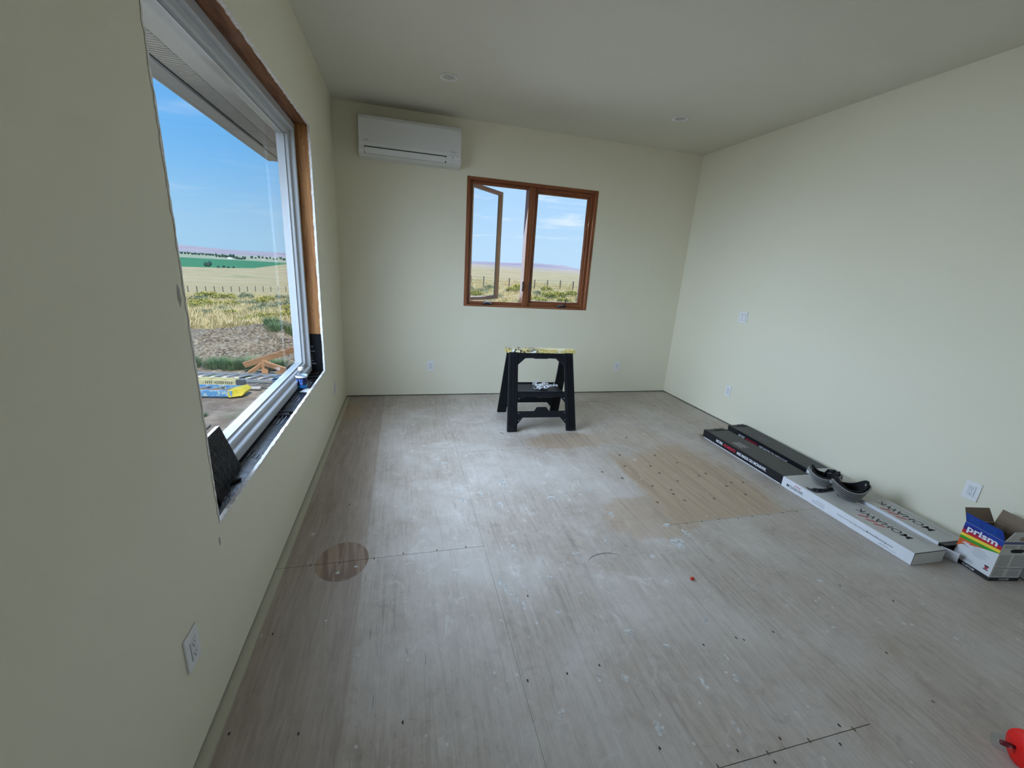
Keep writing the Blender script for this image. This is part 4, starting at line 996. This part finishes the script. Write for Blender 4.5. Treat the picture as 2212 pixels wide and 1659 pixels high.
dN = (Nend - N0) / 2.36; dF = (F1 - F0) / 2.36
for k in range(13):
    s_ = .10 + k * .182
    a = N0 + dN * s_ + Vector((0, .05, .05)); c = F0 + dF * s_
    B().tube([a, c], .014, 8).build('rung', M_al, ld, True)
    if k > 5: B().tube([a + Vector((.05, 0, -.03)), c + Vector((.05, -.01, -.05))], .011, 8).build('rung', M_al, ld, True)
dd = (N1 - N0).normalized(); nn = Vector((dd.y, -dd.x, 0)); nn = nn if nn.y < 0 else -nn
org = N1 - dd * .48 + nn * .0155 - Zv * .026
q = [[(.0 + k * .028, .008), (.012 + k * .028, .008), (.018 + k * .028, .046), (.006 + k * .028, .046)] for k in range(4)] + [[(.295 + k * .028, .008), (.307 + k * .028, .008), (.313 + k * .028, .046), (.301 + k * .028, .046)] for k in range(4)]
for i in range(24):
    t0, t1 = 2 * PI * i / 24, 2 * PI * (i + 1) / 24
    q.append([(.205 + .075 * math.cos(t0), .027 + .021 * math.sin(t0)), (.205 + .075 * math.cos(t1), .027 + .021 * math.sin(t1)), (.205 + .062 * math.cos(t1), .027 + .014 * math.sin(t1)), (.205 + .062 * math.cos(t0), .027 + .014 * math.sin(t0))])
q.append(rect(.165, .024, .245, .030))
marks(q, mat('ladder_print', (.06, .065, .06), .6), ld, org, dd, Zv, 'printed_emblem', .001)
sl = thing('step_ladder', 'blue step ladder with a yellow cap lying in front of the extension ladder', 'ladder', (0, 0, 0))
A_, C_ = Vector((-3.25, 6.83, GZ + .055)), Vector((-1.84, 6.66, GZ + .055)); A2_, C2_ = Vector((-3.2, 7.12, GZ + .075)), Vector((-1.80, 6.93, GZ + .075))
B().bar(A_, C_, .03, .085).build('rail', M_lbl, sl); B().bar(A2_, C2_, .025, .05).build('rail', M_lbl, sl)
for k in range(7):
    s_ = (k + .4) / 7; B().bar(A_.lerp(C_, s_ - .07) + Zv * .03, A2_.lerp(C2_, s_ + .06) + Zv * .01, .028, .014).build('step', M_al, sl)
dcap = (C_ - A_).normalized()
B().prism([C_ - dcap * .05 + Vector((0, -.03, -.055)), C_ + dcap * .12 + Vector((.0, .02, -.040)), C_ + dcap * .16 + Vector((.01, .06, .02)), C_ + dcap * .11 + Vector((0, .06, .075)), C_ - dcap * .06 + Vector((0, -.02, .045))], Vector((.02, .20, 0)), .006).build('top_cap', M_cap, sl)

# timber trestle of rough boards in front of the mound
M_brd = mat('new_lumber', rough=.8, fn=wood_fn(srgb(176, 128, 92), srgb(214, 168, 126), 0, 40., False, True))
tf = thing('timber_trestle', 'unpainted timber trestle of boards standing before the dirt mound', 'trestle', (0, 0, 0))
for (p, q_, w_, h_) in [((-2.15, 8.16, -.475), (-.75, 8.0, .035), .04, .10), ((-1.81, 8.10, GZ - .02), (-1.795, 8.12, -.37), .10, .045), ((-1.79, 8.06, -.415), (-1.42, 7.98, -.53), .04, .085), ((-1.60, 8.02, -.615), (-.85, 7.9, -.21), .04, .085), ((-2.06, 8.02, GZ), (-1.84, 8.13, -.44), .04, .06), ((-1.10, 7.97, GZ - .02), (-1.085, 7.98, -.12), .10, .045)]:
    B().bar(p, q_, w_, h_, (0, -.2, 1) if abs(q_[0] - p[0]) > .1 else (0, 1, 0)).build('board', M_brd, tf)

# shrubs, weeds and grass
def blade_clump(rnd, n, rx, rz, w, lean=.5, tip=.2):
    vs, fs = [], []
    for k in range(n):
        a = rnd.uniform(0, 6.283); r = rnd.random() ** .6 * rx * .55; bx_, by = r * math.cos(a), r * math.sin(a)
        h_ = rz * rnd.uniform(.45, 1.); l = rnd.uniform(.2, 1) * lean; a2 = a + rnd.uniform(-.8, .8)
        px, py = -math.sin(a2) * w, math.cos(a2) * w; i = len(vs)
        mx, my = bx_ + math.cos(a2) * l * rx * .35, by + math.sin(a2) * l * rx * .35; tx, ty = bx_ + math.cos(a2) * l * rx, by + math.sin(a2) * l * rx
        vs += [(bx_ - px, by - py, 0), (bx_ + px, by + py, 0), (mx + px, my + py, h_ * .6), (mx - px, my - py, h_ * .6), (tx, ty, h_)]
        fs += [(i, i + 1, i + 2, i + 3), (i + 3, i + 2, i + 4)]
    return vs, fs
def leaf_dome(rnd, n, rx, rz, s_, lo=.15):
    vs, fs = [], []
    for k in range(n):
        a = rnd.uniform(0, 6.283); c = rnd.random() ** .7; rad = rnd.uniform(.65, 1.0) * (1 + .18 * math.sin(a * 3 + c * 4))
        st_ = math.sqrt(max(0, 1 - c * c)); p = Vector((rx * rad * st_ * math.cos(a), rx * rad * st_ * math.sin(a), rz * (lo + (1 - lo) * c * rad)))
        d1 = Vector((rnd.gauss(0, 1), rnd.gauss(0, 1), rnd.gauss(0, 1))).normalized(); d2 = d1.cross(Vector((rnd.gauss(0, 1), rnd.gauss(0, 1), 1))).normalized()
        q = s_ * rnd.uniform(.6, 1.3); i = len(vs); vs += [tuple(p - d1 * q), tuple(p + d2 * q * .6), tuple(p + d1 * q), tuple(p - d2 * q * .6)]; fs.append((i, i + 1, i + 2, i + 3))
    return vs, fs
def leafmat(name, c1, c2):
    return mat(name, rough=.9, spec=.1, fn=lambda nt: mixc(nt, noise(nt, position(nt), 3., 4.).sm(.35, .65), c1, c2))
M_rab = leafmat('rabbitbrush_green', srgb(120, 130, 80), srgb(160, 164, 104)); M_yel = leafmat('rabbitbrush_bloom', srgb(190, 182, 84), srgb(214, 200, 110))
M_sage = leafmat('sage_grey_green', srgb(128, 140, 110), srgb(168, 174, 142)); M_weed = leafmat('weed_green', srgb(84, 122, 84), srgb(130, 158, 112)); M_dry = leafmat('dry_grass', srgb(196, 178, 124), srgb(226, 210, 164))
rnd = random.Random(5)
def me_from(name, vf, m):
    me = bpy.data.meshes.new(name); me.from_pydata(vf[0], [], vf[1]); me.materials.append(m); return me
RAB = [(me_from('foliage', leaf_dome(rnd, 700, .5, .42, .045), M_rab), me_from('bloom', leaf_dome(rnd, 260, .5, .46, .035, .55), M_yel)) for _ in range(3)]
SAGE = [me_from('foliage', leaf_dome(rnd, 700, .5, .40, .04), M_sage) for _ in range(3)]
WEED = [me_from('foliage', blade_clump(rnd, 420, .5, .55, .006, .7), M_weed) for _ in range(3)]
def polar(az, r): return .6 + r * math.sin(math.radians(az)), r * math.cos(math.radians(az))
def shrub(kind, x, y, s_, zoff=0., lab=None):
    z = ground_z(x, y) + zoff - .02; rz = rnd.uniform(0, 6.28)
    if kind == 'rab':
        t = thing('rabbitbrush', lab or 'yellow-blooming rabbitbrush out in the dry grass', 'shrub', (x, y, z), rz, 'rabbitbrush in the field'); f, bl = rnd.choice(RAB); link('foliage', f, t); link('bloom', bl, t)
    elif kind == 'sage':
        t = thing('sagebrush', lab or 'grey-green sagebrush out in the dry grass', 'shrub', (x, y, z), rz, 'sagebrush in the field'); link('foliage', rnd.choice(SAGE), t)
    else:
        t = thing('green_weed', lab or 'feathery green weed growing beside the dirt mound', 'weed', (x, y, z), rz, 'green weeds by the mound'); link('foliage', rnd.choice(WEED), t)
    t.scale = (s_ * rnd.uniform(.9, 1.3), s_ * rnd.uniform(.9, 1.3), s_ * rnd.uniform(.8, 1.1)); return t
for az, r, k, s_ in [(-21.4, 58, 'rab', 2.6), (-19.8, 55, 'rab', 2.2), (-16.5, 44, 'rab', 1.7), (-15.8, 52, 'rab', 1.6), (-22, 36, 'rab', 1.5), (-21, 33, 'rab', 1.5), (-19.3, 34, 'rab', 1.3), (-22.6, 29, 'rab', 1.2), (-18.4, 38, 'sage', 1.6), (-17.2, 35, 'sage', 1.5), (-14.6, 33, 'sage', 1.8), (-13.4, 30, 'sage', 1.6), (-15.9, 27, 'sage', 1.2), (-20.1, 26, 'sage', 1.2), (-17.9, 62, 'sage', 2.4), (-14.2, 60, 'sage', 2.6), (-13, 24, 'rab', 1.3), (-12.2, 26, 'rab', 1.3), (-12.8, 20, 'rab', .95), (-13.6, 19, 'rab', .85), (-17.2, 17.2, 'rab', .80), (-18.3, 17.0, 'rab', .70), (-16.3, 18.2, 'rab', .75), (-15.4, 19.5, 'rab', .7), (-12.1, 16.5, 'rab', .9), (-22.2, 46, 'sage', 1.8), (-16.9, 24, 'sage', 1.), (-21.8, 22, 'sage', .9), (-19.4, 21, 'rab', .7),
                        (14.6, 40, 'rab', 1.9), (15.4, 44, 'rab', 2.0), (10.5, 36, 'sage', 1.6), (11.6, 42, 'sage', 1.9), (12.6, 30, 'sage', 1.4), (17.6, 30, 'rab', 1.5), (18.7, 28, 'rab', 1.3), (19.6, 33, 'rab', 1.7), (20.8, 35, 'rab', 1.8), (21.6, 30, 'rab', 1.5), (22.3, 27, 'rab', 1.3), (20.2, 25, 'sage', 1.2), (16.9, 24, 'rab', 1.1), (18.1, 38, 'sage', 1.7), (22.6, 40, 'rab', 2.0), (15.9, 27, 'sage', 1.2), (13.5, 25, 'rab', 1.1), (11.2, 27, 'sage', 1.2), (9.5, 30, 'rab', 1.4), (8.5, 38, 'sage', 1.8), (24, 33, 'rab', 1.6), (19.1, 47, 'rab', 2.)]:
    where = ('just behind the dirt mound outside the picture window' if r < 25 else 'midway down the field outside the picture window' if r < 40 else 'near the far fence outside the picture window') if az < 0 else ('before the fence outside the casement window' if r < 36 else 'by the fence outside the casement window')
    side = ' at left' if az < -17.5 or 0 < az < 16 else ' at right'
    x, y = polar(az, r); shrub(k, x, y, s_ * (.85 if az < 0 else .72), 0., ('yellow-blooming rabbitbrush ' if k == 'rab' else 'grey-green sagebrush ') + where + side)
for x, y, s_ in [(-2.45, 8.45, .60), (-2.75, 8.55, .50), (-2.15, 8.5, .52), (-3.15, 8.6, .45), (-3.4, 8.8, .45), (-1.7, 8.45, .45), (-1.25, 8.3, .4), (-2.5, 7.75, .30), (-2.0, 7.8, .26), (-1.5, 7.7, .25)]: shrub('weed', x, y, s_)
for x, y, s_ in [(-2.15, 10.3, .55), (-1.85, 10.2, .6), (-2.35, 10.7, .5)]: shrub('weed', x, y, s_, mound_h(x, y), 'feathery green weed growing on top of the dirt mound')
for x, y, s_ in [(-1.95, 5.9, .16), (-2.2, 6.2, .14), (-1.75, 5.4, .14), (-2.1, 5.6, .12)]: shrub('weed', x, y, s_, 0, 'small sparse weed sprouting in the bare soil')
vs, fs = [], []; rnd2 = random.Random(9)
def tuft(x, y, s_, n):
    v, f = blade_clump(rnd2, n, s_, s_ * 1.1, s_ * .03, .8); i = len(vs); z = ground_z(x, y) - .02
    vs.extend((a + x, b_ + y, c + z) for a, b_, c in v); fs.extend(tuple(k + i for k in q) for q in f)
for k in range(5200):
    left = k < 3000; az = rnd2.uniform(-27, -7) if left else rnd2.uniform(5, 28); r = 13 + 70 * rnd2.random() ** 1.6
    x, y = polar(az, r)
    if left and -6.2 < x < 2.6 and y < 13.2: continue
    tuft(x, y, rnd2.uniform(.16, .30) * (1 + r * .012), 14)
me = bpy.data.meshes.new('dry_grass'); me.from_pydata(vs, [], fs); me.materials.append(M_dry)
tag(link('dry_grass', me), 'tufts of pale dry grass covering the field', 'grass', kind='stuff')

# fences
M_post = mat('weathered_post', (.16, .13, .11), .9); M_wire = mat('fence_wire', (.25, .24, .23), .6)
def fence(label, pts, h_, w_):
    t = thing('wire_fence', label, 'fence', (0, 0, 0)); P = []
    for x, y in pts:
        z = ground_z(x, y); B().box((x - w_, y - w_, z - .3), (x + w_, y + w_, z + h_)).build('post', M_post, t); P.append(Vector((x, y, z)))
    for q in (.35, .65, .92):
        b = B()
        for a, c in zip(P, P[1:]): b.bar(a + Zv * h_ * q, c + Zv * h_ * q, .02, .02)
        b.build('wire', M_wire, t)
fence('far wire fence with thin posts crossing the dry slope outside the picture window', [polar(-27 + k * .78, 104 + k * 1.0) for k in range(25)], 1.25, .07)
fence('wire fence with dark posts beyond the casement window', [polar(2 + k * 1.72, 44 + k * .9) for k in range(17)], 1.15, .055)

# distant trees and farm buildings in the valley
M_tree = leafmat('far_tree_green', srgb(44, 78, 74), srgb(66, 100, 86))
TREE = []
for q in range(3):
    b = B()
    for k in range(6):
        t_ = bmesh.new(); bmesh.ops.create_icosphere(t_, subdivisions=1, radius=1)
        for v in t_.verts: v.co *= rnd.uniform(.8, 1.15)
        s_ = rnd.uniform(.28, .42); b._add(t_, Matrix.Translation((rnd.uniform(-.3, .3), rnd.uniform(-.3, .3), rnd.uniform(.35, .75))) @ Matrix.Diagonal((s_, s_, s_ * .9, 1)))
    o = b.build('tmp', M_tree); me = o.data; bpy.data.objects.remove(o); me.name = 'crown'; TREE.append(me)
TR = B().tube([(0, 0, -.1), (0, 0, .5)], [.06, .04], 6).build('tmp', M_post); TRm = TR.data; bpy.data.objects.remove(TR); TRm.name = 'trunk'
def tree(az, r, s_, lab, wide=1.2):
    x, y = polar(az, r); t = thing('valley_tree', lab, 'tree', (x, y, ground_z(x, y)), rnd.uniform(0, 6), 'trees in the valley'); link('crown', rnd.choice(TREE), t); link('trunk', TRm, t); t.scale = (s_ * wide, s_ * wide, s_); return t
tree(-21.0, 1120, 15, 'lone round dark tree at the near edge of the green field', .85)
for k in range(4): tree(-20.1 + k * .45, 1080, 6, 'low dark bush along the near edge of the green field', 1.0)
for k in range(11): tree(-23.5 + k * .30, 3300, rnd.uniform(15, 18), 'dark tree in the long windbreak row across the valley', 1.0)
for k in range(7): tree(-20.2 + k * .27, 2800, rnd.uniform(18, 26), 'dark tree in the grove around the farmstead', .85 if k % 2 else .6)
for k in range(4): tree(-18.4 + k * .26, 2450, rnd.uniform(13, 19), 'tree right of the white farm building', .75)
for k in range(11): tree(-16.9 + k * .36, 3100 + (k % 3 - 1) * 160, rnd.uniform(12, 20), 'scattered tree in the right part of the valley', .75)
M_fw = mat('farm_white', (.8, .8, .78), .7); M_fr = mat('farm_roof', srgb(150, 120, 100), .8)
for az, r, s_, lab in [(-19.0, 2500, 9, 'white farm building with pitched roof in the valley'), (-22.6, 3500, 9, 'small pale farm building left in the valley'), (-15.8, 2900, 9, 'small pale farm building right in the valley')]:
    x, y = polar(az, r); t = thing('farm_building', lab, 'building', (x, y, ground_z(x, y)), .4)
    B().box((-1, -.6, -.1), (1, .6, .5)).build('wall', M_fw, t); B().prism([(-1.05, -.66, .5), (-1.05, .66, .5), (-1.05, 0, .9)], (2.1, 0, 0)).build('roof', M_fr if r > 2600 else M_fw, t); t.scale = (s_,) * 3
